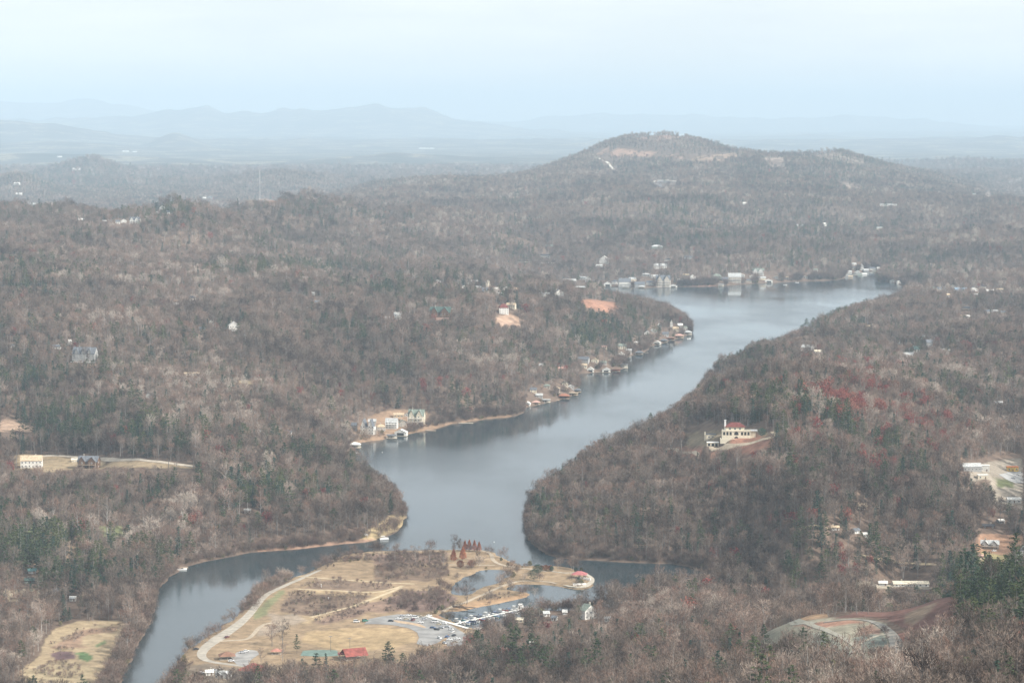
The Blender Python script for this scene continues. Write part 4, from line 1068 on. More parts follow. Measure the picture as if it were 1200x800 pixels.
def house(px, py, wpx, hpx, style, wall, roof, yaw, label, floors, spot, idx):
    x, y, z = spot
    r = random.Random(idx * 7 + 3)
    W = wpx * y / F
    Ht = max(hpx * y / F, 3.6)
    Dp = min(max(W * .62, 5.0), 13.0)
    if wpx > 30: Dp = 12
    name = 'shed' if ' shed' in label or 'garage' in label or ' hut' in label else 'house'
    o = empty(name, (x, y + Dp * .45, z), R(yaw))
    big = wpx >= 9
    x0, x1, y0, y1 = -W / 2, W / 2, -Dp / 2, Dp / 2
    zb = -3.0
    wallH = Ht * (.62 if style not in ('flat',) else .95)
    Wm, Rm = MB(), MB()
    if style in ('gable', 'dormer', 'deck'):
        gable_wall(Wm, x0, x1, y0, y1, zb, wallH, Ht); gable_roof(Rm, x0, x1, y0, y1, wallH, Ht)
    elif style == 'frontgable':
        gable_wall(Wm, x0, x1, y0, y1, zb, wallH, Ht, 'y'); gable_roof(Rm, x0, x1, y0, y1, wallH, Ht, 'y')
    elif style == 'hip':
        Wm.box(x0, x1, y0, y1, zb, wallH); hip_roof(Rm, x0, x1, y0, y1, wallH, Ht)
    elif style == 'flat':
        Wm.box(x0, x1, y0, y1, zb, wallH)
        Rm.box(x0 - .2, x1 + .2, y0 - .2, y1 + .2, wallH, wallH + .5)
    elif style == 'cross':
        gable_wall(Wm, x0, x1, y0 + 1.5, y1, zb, wallH * .92, Ht * .95); gable_roof(Rm, x0, x1, y0 + 1.5, y1, wallH * .92, Ht * .95)
        for cx, ww in ((x0 + W * .24, W * .3), (x0 + W * .74, W * .36)):
            gable_wall(Wm, cx - ww / 2, cx + ww / 2, y0 - .6, y0 + 1.45 + Dp * .25, zb, wallH, Ht * .93, 'y')
            gable_roof(Rm, cx - ww / 2, cx + ww / 2, y0 - .6, y0 + Dp * .45, wallH, Ht * .97, 'y', .35)
    elif style == 'twin':
        Wm.box(x0, x1, y0 + 1, y1, zb, wallH * .8)
        for cx in (x0 + W * .24, x0 + W * .76):
            gable_wall(Wm, cx - W * .2, cx + W * .2, y0 - .5, y1 - .5, zb, wallH * .72, Ht, 'y')
            gable_roof(Rm, cx - W * .2, cx + W * .2, y0 - .5, y1 - .5, wallH * .72, Ht, 'y', .35)
        Rm.box(x0 + W * .44, x0 + W * .56, y0 + .9, y1, wallH * .8, wallH * .8 + .3)
    # wall material: half timber reads as trim boards
    Wm.build('wall', wallm(wall), o)
    ro = Rm.build('roof', roofm(roof), o)
    fl = max(1, floors)
    sth = wallH / fl
    nwin = max(2, min(6, int(W / 3.4)))
    if wpx < 6: nwin = 2
    front = y0 - (.0 if style not in ('cross', 'twin') else .6)
    if style == 'twin': front = y0 - .5
    for f in range(fl):
        for k in range(nwin):
            xx = x0 + W * (k + .5) / nwin
            yy = front
            if style == 'cross':
                inw = any(abs(xx - cx) < ww / 2 - .5 for cx, ww in ((x0 + W * .24, W * .3), (x0 + W * .74, W * .36)))
                yy = y0 - .6 if inw else y0 + 1.5
            if style == 'twin' and not any(abs(xx - cx) < W * .2 - .5 for cx in (x0 + W * .24, x0 + W * .76)): continue
            hh = min(1.5, sth * .55)
            if f == 0 and k == nwin // 2 and name != 'shed':
                D_ = MB(); D_.box(-.5, .5, -.06, .08, 0, min(2.1, sth * .8))
                D_.build('door', mat('door_paint', (.16, .10, .07), .6), o, (xx, yy, .1))
                continue
            add_window(o, xx, yy, f * sth + sth * .3, 1.2 if W > 7 else .8, hh, pane=True)
    if big:
        for f in range(fl):
            for s in (-1, 1):
                add_window(o, s * W / 2 if style != 'flat' else s * W / 2, 0, f * sth + sth * .3, 1.2, min(1.4, sth * .5), s * math.pi / 2)
        if style != 'flat' and name == 'house':
            c = MB(); cx = x0 + W * (.25 if idx % 2 else .7)
            if style in ('hip',): cx = 0
            c.box(cx - .5, cx + .5, .2, 1.2, wallH, Ht + 1.1); c.box(cx - .62, cx + .62, .08, 1.32, Ht + 1.1, Ht + 1.35)
            c.build('chimney', STONE, ro)
    if style == 'dormer':
        for k, cx in enumerate((x0 + W * .2, x0 + W * .5, x0 + W * .78)):
            ww = W * .17
            a, b = MB(), MB()
            gable_wall(a, cx - ww / 2, cx + ww / 2, y0 - .3, y0 + Dp * .35, wallH * .5, wallH * 1.0, Ht * .94, 'y')
            gable_roof(b, cx - ww / 2, cx + ww / 2, y0 - .3, y0 + Dp * .42, wallH * 1.0, Ht * .97, 'y', .3)
            dm = a.build('dormer', wallm(wall), o); b.build('dormer_roof', roofm('slate'), dm)
        p = MB(); p.box(x0 - .8, x1 + 2.5, y0 - 2.6, y0 - .35, .5, .8); p.box(x0 - .8, x1 + 2.5, y0 - 2.6, y0 - 2.4, .8, 1.7)
        p.build('porch', TRIM, o)
    if style in ('deck', 'cross') and big:
        p = MB()
        for f in range(fl):
            zz = f * sth + .05
            p.box(x0 + .2, x1 - .2, y0 - 2.6, y0 - (.65 if style == 'cross' else .05), zz, zz + .2)
            p.box(x0 + .2, x1 - .2, y0 - 2.6, y0 - 2.5, zz + .9, zz + 1.0)
            for k in range(max(3, int(W / 1.4))):
                xx = x0 + .25 + (W - .6) * k / (max(3, int(W / 1.4)) - 1)
                p.box(xx, xx + .08, y0 - 2.59, y0 - 2.51, zz + .2, zz + .9)
        for k in range(4):
            xx = x0 + .3 + (W - .9) * k / 3
            p.box(xx, xx + .3, y0 - 2.75, y0 - 2.45, zb, (fl - .25) * sth)
        p.build('porch', TRIM if wall in ('white', 'cream', 'stone') else DECKM, o)
    if style == 'twin':
        p = MB()
        for cx in (x0 + W * .24, x0 + W * .76):
            for k in (-1, 0, 1):
                p.box(cx + k * W * .12 - .12, cx + k * W * .12 + .12, y0 - .58, y0 - .5, .2, wallH * (.95 if k else 1.1))
            for zz in (wallH * .36, wallH * .7):
                p.box(cx - W * .2, cx + W * .2, y0 - .6, y0 - .5, zz, zz + .22)
        p.build('timber_frame', mat('timber', (.12, .085, .06), .8, .2, 2), o)
    if 'stone base' in label:
        p = MB(); p.box(x0 - .3, x0 + W * .6, y0 - 2.9, y0 - .7, -2, wallH * .35, top=None); p.build('stone_base', mat('pink_stone', (.48, .32, .26), .9, .25, 1), o, (W * .35, 0, 0))
    tag(o, label, 'shed' if name == 'shed' else 'house', None)
    return o

for i, h in enumerate(H):
    house(*h[:9], h[9], SPOT[i], i)

def boathouse(px, py, wpx, hpx, kind, col, roof, yaw, label, idx):
    x, y = at_z(px, py, 0); x = float(x); y = float(y)
    W = max(wpx * y / F, 5); Ht = max(hpx * y / F * .9, 2.6)
    Dp = 9.0 if kind != 'dock' else max(2.6, hpx * 1.4)
    o = empty('dock' if kind == 'dock' else 'boathouse', (x, y + Dp * .3, 0), R(yaw))
    d = MB()
    d.box(-W / 2 - .6, W / 2 + .6, -Dp / 2 - 1, Dp / 2, .55, .8)
    d.build('deck', DECKM if col not in ('white', 'tan') else mat('pale_boards', (.52, .46, .36), .85, .2, .8), o)
    n = 4
    for k in range(n):
        p = MB(); p.bar((0, 0, -2.2), (0, 0, .54), .16, n=6)
        link('pile', p.mesh('pile', DECKM) if 'pile' not in _pm else _pm['pile'], o, (-W / 2 + W * k / (n - 1), -Dp / 2 - .6, 0))
    if kind == 'dock':
        tag(o, label, 'dock', 'docks round the lake'); return
    wh = Ht * .6
    if kind == 'box':
        a = MB(); gable_wall(a, -W / 2, W / 2, -Dp / 2 + .5, Dp / 2, .8, wh, Ht, 'y')
        a.build('wall', wallm(col), o)
        g = MB(); g.box(-W * .3, W * .3, -Dp / 2 + .42, -Dp / 2 + .55, .85, wh * .85); g.build('boat_bay_shade', mat('opening_shade', (.03, .03, .03), .9), o)  # near-black slab on the closed wall paints the dark of the boat entrance
        b = MB(); gable_roof(b, -W / 2, W / 2, -Dp / 2 + .5, Dp / 2, wh, Ht, 'y', .4); b.build('roof', roofm(roof), o)
    else:
        a = MB()
        for k in range(4):
            for yy in (-Dp / 2 + .3, Dp / 2 - .3):
                xx = -W / 2 + .2 + (W - .4) * k / 3
                a.box(xx - .14, xx + .14, yy - .14, yy + .14, .8, wh)
        a.box(-W / 2, W / 2, Dp / 2 - .15, Dp / 2, .8, wh)
        a.box(-W / 2, W / 2, -Dp / 2 + .15, -Dp / 2 + .45, wh - .55, wh)
        a.build('frame', wallm(col), o)
        b = MB()
        if idx % 3 == 1:
            b.box(-W / 2 - .5, W / 2 + .5, -Dp / 2 - .4, Dp / 2 + .3, wh, wh + .3)
            b.build('roof', roofm(roof), o)
            q = MB(); q.box(-W / 2 - .4, W / 2 + .4, -Dp / 2 - .3, -Dp / 2 - .2, wh + 1.1, wh + 1.2)
            for k in range(9): q.box(-W / 2 - .35 + (W + .6) * k / 8, -W / 2 - .27 + (W + .6) * k / 8, -Dp / 2 - .29, -Dp / 2 - .21, wh + .3, wh + 1.1)
            q.build('railing', TRIM, o)
        else:
            hip_roof(b, -W / 2, W / 2, -Dp / 2, Dp / 2, wh, Ht); b.build('roof', roofm(roof), o)
        bt = MB(); bt.prism([(-.9, -2.8), (.9, -2.8), (1.0, 1.2), (0, 3.0), (-1.0, 1.2)], .1, .9)
        # the moored boat inside stays a thing of its own
        bo = empty('motorboat', (x, y + Dp * .3, 0), R(yaw + 180)); link('hull', bt.mesh('hull', TRIM), bo)
        s_ = MB(); s_.box(-.7, .7, -1.4, .6, .9, 1.3); s_.build('cockpit', mat('boat_seat', (.16, .12, .10), .7), bo)
        tag(bo, 'white motorboat inside the ' + label.split(' at the ')[0].split(' in the ')[0].split(' below the ')[0] + (' by ' + label.split(' the ')[-1]), 'boat', 'boats in boathouses')
    tag(o, label, 'boathouse', 'boathouses round the lake')
_pm = {}
_p = MB(); _p.bar((0, 0, -2.2), (0, 0, .54), .16, n=6); _pm['pile'] = _p.mesh('pile', DECKM)
for i, b in enumerate(BH): boathouse(*b, i)

# ------------------------------------------------------------------ roads, paths, lots: sheets laid on the ground
def resample(P, step):
    P = np.array(P, float)
    seg = np.linalg.norm(np.diff(P, axis=0), axis=1)
    c = np.concatenate([[0], np.cumsum(seg)])
    n = max(2, int(c[-1] / step) + 1)
    t = np.linspace(0, c[-1], n)
    return np.stack([np.interp(t, c, P[:, 0]), np.interp(t, c, P[:, 1])], 1)
def chaikin(P, it=2):
    P = np.array(P, float)
    for _ in range(it):
        Q = P[:-1] * .75 + P[1:] * .25; S_ = P[:-1] * .25 + P[1:] * .75
        P = np.concatenate([P[:1], np.stack([Q, S_], 1).reshape(-1, 2), P[-1:]])
    return P
def strip(name, pts_px, width, material, off=.12, kind='structure', z=None, raise_=0):
    P = np.array([(hit(a, b)[:2] if z is None else at_z(a, b, z)) for a, b in pts_px], float)
    P = resample(chaikin(P), 3.0 if P[0, 1] < 4000 else 12.0)
    T = np.gradient(P, axis=0); T /= np.linalg.norm(T, axis=1)[:, None] + 1e-9
    Nn = np.stack([-T[:, 1], T[:, 0]], 1)
    wv = np.interp(np.linspace(0, 1, len(P)), np.linspace(0, 1, len(width)), width) if isinstance(width, (list, tuple)) else np.full(len(P), width)
    m = MB(); rowsv = []
    for k in range(len(P)):
        r_ = []
        for f in (-.5, -.17, .17, .5):
            q = P[k] + Nn[k] * wv[k] * f
            zz = float(gz(q[0], q[1])) + off + raise_ if z is None else z
            r_.append(len(m.v)); m.v.append((float(q[0]), float(q[1]), zz))
        rowsv.append(r_)
    zc = np.array([max(m.v[i][2] for i in r_) for r_ in rowsv])
    for k, r_ in enumerate(rowsv):
        for i in r_:
            m.v[i] = (m.v[i][0], m.v[i][1], zc[k] if z is None and width_is_narrow(width) and name not in ('gravel_road', 'site_track', 'new_road', 'villa_drive', 'farm_lane', 'woodland_track') else m.v[i][2])
    for k in range(len(rowsv) - 1):
        for j in range(3):
            m.f.append((rowsv[k][j], rowsv[k][j + 1], rowsv[k + 1][j + 1], rowsv[k + 1][j])); m.m.append(0)
    # skirts so the edge of the bed meets the ground
    for k in range(len(rowsv) - 1):
        for j in (0, 3):
            a, b = rowsv[k][j], rowsv[k + 1][j]
            i = len(m.v); m.v += [(m.v[a][0], m.v[a][1], m.v[a][2] - .8), (m.v[b][0], m.v[b][1], m.v[b][2] - .8)]
            m.f.append((a, b, i + 1, i)); m.m.append(0)
    o = m.build(name, material)
    tag(o, kind=kind)
    return o
def width_is_narrow(w_): return (max(w_) if isinstance(w_, (list, tuple)) else w_) < 8
from mathutils.geometry import delaunay_2d_cdt
def patch(name, poly_px, material, off=.10, z=None):
    P = np.array([(hit(a, b)[:2] if z is None else at_z(a, b, z)) for a, b in poly_px], float)
    P = np.concatenate([P, P[:1]]); P = resample(P, 3.0)[:-1]
    lo, hi = P.min(0), P.max(0)
    gx, gy = np.meshgrid(np.arange(lo[0], hi[0], 3.0), np.arange(lo[1], hi[1], 3.0))
    gx, gy = gx.ravel(), gy.ravel()
    d = sdist(P, gx, gy); k = d < -1.2
    V = [Vector(p) for p in P] + [Vector((a, b)) for a, b in zip(gx[k], gy[k])]
    n = len(P)
    vs, es, fs, *_ = delaunay_2d_cdt(V, [(i, (i + 1) % n) for i in range(n)], [tuple(range(n))], 1, 1e-4)
    m = MB()
    for v in vs:
        m.v.append((v.x, v.y, float(gz(v.x, v.y)) + off))
    for f in fs: m.f.append(tuple(f)); m.m.append(0)
    o = m.build(name, material); tag(o, kind='structure'); return o
GRAVEL = mat('pale_gravel', (.37, .335, .28), .95, .18, .25)
EARTH = mat('sandy_path', (.38, .315, .235), .95, .15, .3)
ASPH = mat('worn_asphalt', (.25, .245, .235), .9, .22, .09)
CONC = mat('pale_concrete', (.42, .38, .31), .9, .1, .4)
strip('lakeside_road', [(375, 667.5), (350, 679), (330, 687.5), (312, 696), (302, 707), (292, 720), (280, 731), (267, 740), (252, 750), (240, 759), (235, 767), (240, 773), (252, 776), (268, 778), (290, 781)], [4, 5, 5, 5.5, 6, 7, 9, 11, 8, 5, 4], GRAVEL)
strip('side_track', [(256, 751), (275, 750), (290, 749), (297, 743), (303, 735), (312, 730), (324, 729)], 3.2, EARTH, .11)
patch('small_car_park', [(271, 771), (278, 763.5), (292, 761), (301, 762), (304, 766), (294, 773), (290, 781), (279, 780)], mat('grey_gravel', (.29, .28, .265), .95, .2, .2), .14)
for pts, w_ in (([(350, 690), (375, 691), (400, 692), (420, 693.5), (442, 694), (456, 691), (472, 686)], 3), ([(345, 676), (380, 678), (420, 680.5), (455, 682.5), (486, 684)], 3), ([(364, 723), (390, 716), (415, 710), (432, 703), (450, 696.5), (470, 688)], 3.4)):
    strip('embankment_track', pts, w_, mat('dry_track', (.47, .38, .25), .95, .15, .3), .10)
strip('shore_path', [(441, 647.5), (470, 646.5), (500, 645.7), (525, 644.7), (548, 644), (562, 644.8), (572, 646.5), (577, 651), (577, 656), (585, 661), (602, 664.5), (627, 667), (640, 669.5)], [2.2, 2.2, 2.6, 3.6, 3.8, 3.8], EARTH, .14)
strip('park_path', [(441, 662.5), (470, 661.8), (502, 661), (530, 661.5), (558, 661.8), (580, 662)], 2.4, EARTH, .13)
strip('spit_path', [(518, 717), (532, 709.5), (545, 706), (557, 700), (570, 695), (580, 690), (592, 685), (605, 681), (618, 680), (640, 681), (652, 683.5)], 3.2, EARTH, .16)
strip('point_loop_path', [(645, 668.5), (652, 670), (665, 671.5), (676, 670), (687, 672.5), (693.5, 677), (694, 681), (690, 685.5), (681, 688.8), (670, 687.5), (662, 686)], [2.2, 2.4, 3, 4, 4.5, 4.5, 3], CONC, .18)
patch('marina_car_park', [(427, 731), (432, 725), (447, 722), (465, 719.5), (482, 719.5), (497, 722), (515, 726), (530, 733), (545, 742), (548, 748), (540, 756), (524, 757), (522, 751), (527, 742), (520, 748), (513, 753), (500, 757), (488, 754), (491, 747), (489, 741), (480, 736), (460, 732), (440, 731)], ASPH, .15)
patch('bare_verge', [(458, 726), (475, 728), (492, 731), (500, 735), (497, 735.5), (484, 732), (466, 729.5)], mat('bare_earth', (.42, .31, .21), .95, .2, .4), .2)
patch('play_court', [(352, 768), (355, 762), (375, 761), (395, 761.5), (397, 768), (376, 769)], mat('teal_court', (.14, .20, .17), .85, .2, .3), .15)
strip('farm_lane', [(40, 536), (56, 533.5), (75, 534), (95, 536), (125, 538), (150, 539), (175, 540), (200, 543), (228, 546.5)], 6, mat('lane_gravel', (.42, .37, .30), .95, .12, .3), .3)
strip('villa_drive', [(760, 526), (800, 524.5), (825, 524.6), (850, 524), (870, 520.8), (887.5, 517), (900, 513.8), (912, 510), (905, 506)], 4.2, EARTH, .35)
strip('woodland_track', [(1010, 651), (1030, 654), (1060, 658), (1085, 661), (1112, 665)], 3.5, mat('dry_track', (.47, .38, .25)), .4)
strip('woodland_track', [(930, 618), (950, 619), (975, 619.5)], 3, mat('dry_track', (.47, .38, .25)), .4)
strip('gravel_road', [(904, 731), (914, 727), (926, 729), (953, 734), (973, 740), (990, 748), (1002, 757), (1012, 766)], [3, 4, 5, 4.5, 3.2, 3], mat('road_base', (.33, .31, .25), .95, .12, .4), .3)
strip('site_track', [(912, 724), (920, 728), (924, 732), (936, 731), (955, 730)], 2.5, mat('road_base', (.33, .31, .25)), .3)
strip('site_track', [(1062, 744), (1085, 741), (1110, 737), (1130, 733)], 2.2, mat('site_clay', (.36, .21, .16), .95, .2, .5), .3)
strip('site_track', [(1005, 756), (1018, 748), (1030, 744), (1042, 743)], 1.8, mat('road_base', (.33, .31, .25)), .3)
strip('new_road', [(966, 729), (980, 727.5), (1000, 725.5), (1020, 727), (1034, 733), (1044, 742), (1050, 752), (1055, 765)], [2, 3, 4.5, 5.5, 7, 8, 8], mat('fresh_road', (.24, .225, .195), .9, .12, .2), .35)
strip('highway', [(1176, 672), (1184, 665), (1191, 656), (1200, 645), (1210, 636)], 11, mat('road_grey', (.40, .41, .43), .85, .08, .3), .4)
for s_ in (-.6, .6):
    strip('road_marking', [(1177 + s_, 672), (1185 + s_, 665), (1192 + s_, 656), (1200 + s_, 646), (1210 + s_, 637)], .35, mat('road_paint', (.75, .74, .68)), .46)
patch('shop_forecourt', [(1170, 556), (1182, 553), (1200, 553), (1200, 566), (1190, 566), (1180, 562)], mat('forecourt', (.34, .34, .33), .9, .15, .3), .25)
strip('mountain_road', [(695, 181), (704, 187.5), (716, 194), (722, 201)], 10, mat('pale_cut', (.62, .58, .5)), 1.0)
strip('mountain_road', [(762, 219), (764, 213), (772, 211), (784, 211.5), (795, 213)], 12, mat('pale_cut', (.62, .58, .5)), 1.0)
strip('ridge_lane', [(558, 365), (545, 363), (530, 362), (524, 364)], 5, mat('pale_cut', (.62, .58, .5)), .5)
strip('ridge_lane', [(596, 307), (620, 308.5), (650, 308)], 6, mat('pale_cut', (.62, .58, .5)), .5)

# ------------------------------------------------------------------ villa on the promontory
def villa():
    x, y, z = hit(864, 515)
    z = float(gz(x, y + 14)) + .6
    o = empty('villa', (x, y + 12, z), R(-3))
    o.scale = (1.18, 1.1, 1.12)
    cream, dark = mat('villa_stucco', (.66, .60, .47), .85, .08, .6), mat('opening_shade', (.03, .03, .03), .9)
    m = MB(); m.box(-11.5, 11.5, -4, 8, -4, 5.6); m.build('wall', cream, o)
    m = MB(); m.box(-8.5, 6.5, -1, 7, 5.6, 8.6); m.build('upper_wall', cream, o)
    m = MB(); hip_roof(m, -8.5, 6.5, -1, 7, 8.6, 12.2, .9); rf = m.build('roof', roofm('red'), o)
    m = MB(); m.box(-9.6, -8.2, 0, 1.6, 5, 14); m.box(-9.8, -8.0, -.2, 1.8, 14, 14.4); m.build('chimney', TRIM, rf)
    m = MB(); m.box(-11.9, 11.9, -4.35, -4.02, 5.2, 6.1); m.build('parapet', cream, o)
    def arch(w_, h_):
        m = MB(); pts = [(-w_ / 2, 0), (w_ / 2, 0)] + [(w_ / 2 * math.cos(a), h_ - w_ / 2 + w_ / 2 * math.sin(a)) for a in np.linspace(0, math.pi, 7)]
        i = len(m.v); n = len(pts)
        m.v += [(px_, -.08, pz) for px_, pz in pts] + [(px_, .1, pz) for px_, pz in pts]
        m.f.append(tuple(range(n))); m.m.append(0)
        for k in range(n): m.f.append((k, (k + 1) % n, n + (k + 1) % n, n + k)); m.m.append(0)
        return m.mesh('arch_shade', dark)  # near-black panel on solid wall: shade inside the arch, put in as colour
    a1, a2 = arch(1.7, 2.7), arch(3.4, 3.0)
    for k, xx in enumerate((-9.8, -7.2, -4.6, 0, 4.6, 7.2, 9.8)):
        link('arch_shade', a2 if k == 3 else a1, o, (xx, -4.02, 2.0))
    link('arch_shade', arch(3.4, 2.2), o, (0, -4.02, -1.3))
    for xx in (-5, -1, 3): add_window(o, xx, -1.0, 6.4, 1.5, 1.4)
    m = MB(); m.box(11.55, 16, 0, 7, -4, 4.8); m.build('side_wing', cream, o)
    m = MB(); m.box(11.3, 17.2, -1, 8, 4.8, 5.6); m.build('side_roof', TRIM, o)
    m = MB(); m.box(-13, -1, -7.4, -6.8, -5, -.6); m.box(-1.2, 11, -10, -9.4, -6, -1); m.box(10.4, 11, -9.4, -4.1, -6, -.4); m.box(-13, -12.4, -6.8, 0, -5, -.6)
    m.box(11.1, 24, -6, -5.5, -4.5, -.2); m.build('terrace_wall', cream, o)
    tag(o, 'cream villa with red hip roof and dark arches on the wooded hill', 'villa')
    x, y, z = hit(835.5, 523)
    g = empty('garage', (x, y + 4, z), R(-2))
    m = MB(); m.box(-5.5, 5.5, -3, 3, -2, 3.6); m.build('wall', cream, g)
    m = MB(); m.box(-5.8, 5.8, -3.3, 3.3, 3.6, 3.95); m.build('roof', TRIM, g)
    for xx in (-3.5, 0, 3.5):
        m = MB(); m.box(-1.15, 1.15, -.1, .1, 0, 2.6); m.build('garage_bay_shade', dark, g, (xx, -3.02, .2))  # near-black slabs paint the shade of the open garage bays
    tag(g, 'low white garage with three dark openings below the villa', 'garage')
    x, y, z = hit(833, 514)
    g = empty('pool_house', (x, y + 4, z), R(4))
    m = MB(); m.box(-5, 5, -2.5, 2.5, -2, 4.2); m.build('wall', cream, g)
    m = MB(); m.box(-5.4, 5.4, -2.9, 2.9, 4.2, 4.6); m.build('roof', roofm('slate'), g)
    m = MB(); m.box(-6.6, -5.4, -3, -1.8, -2, 7); m.build('pillar', cream, g)
    for xx in (-2, 2): add_window(g, xx, -2.5, 1.0, 1.3, 1.5)
    tag(g, 'small cream outbuilding left of the villa', 'outbuilding')
villa()
HOUSE_BOXES.append((846, 884, 490, 523, hit(863, 512)[1] + 12, 0))
HOUSE_BOXES.append((826, 846, 502, 523, hit(835, 514)[1] + 8, .1))

# ------------------------------------------------------------------ park shelters and signs
def shelter(px, py, W, Dp, Hh, colr, yaw, label, hip=True, lanterns=False):
    x, y, z = hit(px, py)
    o = empty('pavilion', (x, y, z), R(yaw))
    for sx in (-1, 0, 1):
        for sy in (-1, 1):
            m = MB(); m.box(-.15, .15, -.15, .15, -.5, Hh); link('post', m.mesh('post', DECKM), o, (sx * W * .42, sy * Dp * .4, 0))
    m = MB()
    if hip: hip_roof(m, -W / 2, W / 2, -Dp / 2, Dp / 2, Hh, Hh + Dp * .3, .5)
    else: gable_roof(m, -W / 2, W / 2, -Dp / 2, Dp / 2, Hh, Hh + Dp * .32, 'x', .5)
    m.build('roof', colr, o)
    m = MB(); m.box(-W / 2, W / 2, -Dp / 2, Dp / 2, .05, .2); m.build('floor_slab', CONC, o)
    for k in (-1, 1):
        m = MB(); m.box(-.9, .9, -.4, .4, .7, .78); m.box(-.9, .9, -.8, -.5, .42, .48); m.box(-.9, .9, .5, .8, .42, .48); m.box(-.6, -.5, -.7, .7, .2, .7); m.box(.5, .6, -.7, .7, .2, .7)
        m.build('picnic_table', DECKM, o, (k * W * .22, 0, 0))
    tag(o, label, 'pavilion'); return o
REDR = mat('red_metal_roof', (.25, .075, .06), .8, .3, .35)
shelter(297.5, 789, 17, 15, 3.2, REDR, -28, 'bright red roofed pavilion at the edge of the pines')
shelter(415, 771, 16, 13, 3.2, REDR, 22, 'red roofed pavilion right of the teal court', False)
shelter(404, 770, 9, 7, 2.8, mat('dark_red_roof', (.26, .07, .07), .6, .15, .5), 10, 'dark red roofed shelter left of the red pavilion')
shelter(266, 771.5, 11, 9, 2.6, mat('brown_roof', (.22, .12, .08), .8, .2, .5), 12, 'brown roofed picnic shelter by the small car park')
shelter(324, 766, 7, 6, 2.5, mat('faded_red_roof', (.42, .20, .15), .8, .2, .5), -5, 'small faded red shelter between bare trees')
shelter(679, 677, 12, 9, 3.4, mat('rose_roof', (.36, .13, .13), .7, .2, .5), -10, 'rose-red roofed gazebo at the tip of the park')
def slab_thing(name, px, py, W, Dp, Hh, m_, yaw, label, cat):
    x, y, z = hit(px, py); m = MB(); m.box(-W / 2, W / 2, -Dp / 2, Dp / 2, -.4, Hh)
    for s in (-1, 1): m.box(s * W / 2 - .12, s * W / 2 + .12, -Dp / 2 - .1, -Dp / 2 - .01, 0, Hh + .25)
    o = m.build(name, m_, None, (x, y, z + .2), R(yaw)); tag(o, label, cat)
slab_thing('terrace_wall', 686, 679, 9, 1.2, 1.6, TRIM, -25, 'white terrace wall right of the gazebo', 'wall')
slab_thing('terrace_wall', 679, 685, 11, 1.2, 1.2, TRIM, 12, 'white terrace wall in front of the gazebo', 'wall')
def post_sign(px, py, label):
    x, y, z = hit(px, py); o = empty('marker_post', (x, y, z))
    m = MB(); m.box(-.35, .35, -.35, .35, -.3, 2.2); m.build('column', TRIM, o)
    m = MB(); m.box(-.45, .45, -.45, .45, 2.2, 2.5); m.build('cap', TRIM, o)
    tag(o, label, 'marker post')
post_sign(376.5, 687.5, 'white square post on the upper brushy embankment')
post_sign(385, 703, 'white square post in the middle of the brushy basin')
def light_pole(px, py, hpx, label):
    x, y, z = hit(px, py); h_ = hpx * y / F; o = empty('light_pole', (x, y, z))
    m = MB(); m.bar((0, 0, -.5), (0, 0, h_), .16, .10, 6); m.build('pole', mat('pole_grey', (.16, .15, .14), .6), o)
    m = MB(); m.box(-1.2, 1.2, -.15, .15, h_ - .6, h_ - .4)
    for k in (-1, 0, 1): m.box(k * .9 - .25, k * .9 + .25, -.4, -.16, h_ - .75, h_ - .25)
    m.build('floodlights', mat('lamp_grey', (.3, .3, .3), .4), o)
    tag(o, label, 'light pole', 'sports field light poles')
light_pole(387.5, 763, 19, 'tall dark floodlight pole behind the teal court')
light_pole(410, 764, 18, 'tall floodlight pole rising beside the red pavilion')
def mast():
    y = 7750.; x = (305 - 600) / F * y; z = float(gz(x, y)); top = CAM_H - (199 - Y0) * y / F
    o = empty('radio_mast', (x, y, z)); h_ = top - z
    m = MB()
    for k in range(3):
        a = k * 2.094; m.bar((math.cos(a) * 1.0, math.sin(a) * 1.0, -1), (math.cos(a) * .7, math.sin(a) * .7, h_), .22, .2, 4)
    n = int(h_ / 5)
    for q in range(n):
        for k in range(3):
            a, b = k * 2.094, (k + 1) * 2.094
            m.bar((math.cos(a) * .9, math.sin(a) * .9, q * 5), (math.cos(b) * .9, math.sin(b) * .9, q * 5 + 5), .09, n=3)
    m.build('lattice', TRIM, o)
    m = MB(); m.bar((0, 0, h_), (0, 0, h_ + 5), .2, .1, 5); m.build('antenna', TRIM, o)
    tag(o, 'thin white radio mast on the ridge left of centre', 'mast')
mast()
for px, py, wd, lb in ((147, 178, 70, 'long white warehouse far out on the plain'), (158, 178.4, 45, 'shorter white warehouse beside the long one far out'), (70, 184.5, 40, 'white shed far out on the left plain'), (200, 198, 34, 'left one of two white barns on the far plateau'), (214, 198.4, 40, 'right one of two white barns on the far plateau'), (500, 174.5, 190, 'very long pale plant far out on the middle plain'), (443, 203.5, 30, 'white barn on the plateau left of centre'), (90, 199.5, 50, 'pale barn row on the left plateau'), (20, 217, 26, 'white barn near the left edge of the plateau')):
    x, y, z = hit(px, py); o = empty('warehouse', (x, y, z), R(random.uniform(-10, 10)))
    m = MB(); gable_wall(m, -wd / 2, wd / 2, -9, 9, -8, 9, 13); m.build('wall', TRIM, o)
    m = MB(); gable_roof(m, -wd / 2, wd / 2, -9, 9, 9, 13); m.build('roof', roofm('white'), o)
    tag(o, lb, 'warehouse')

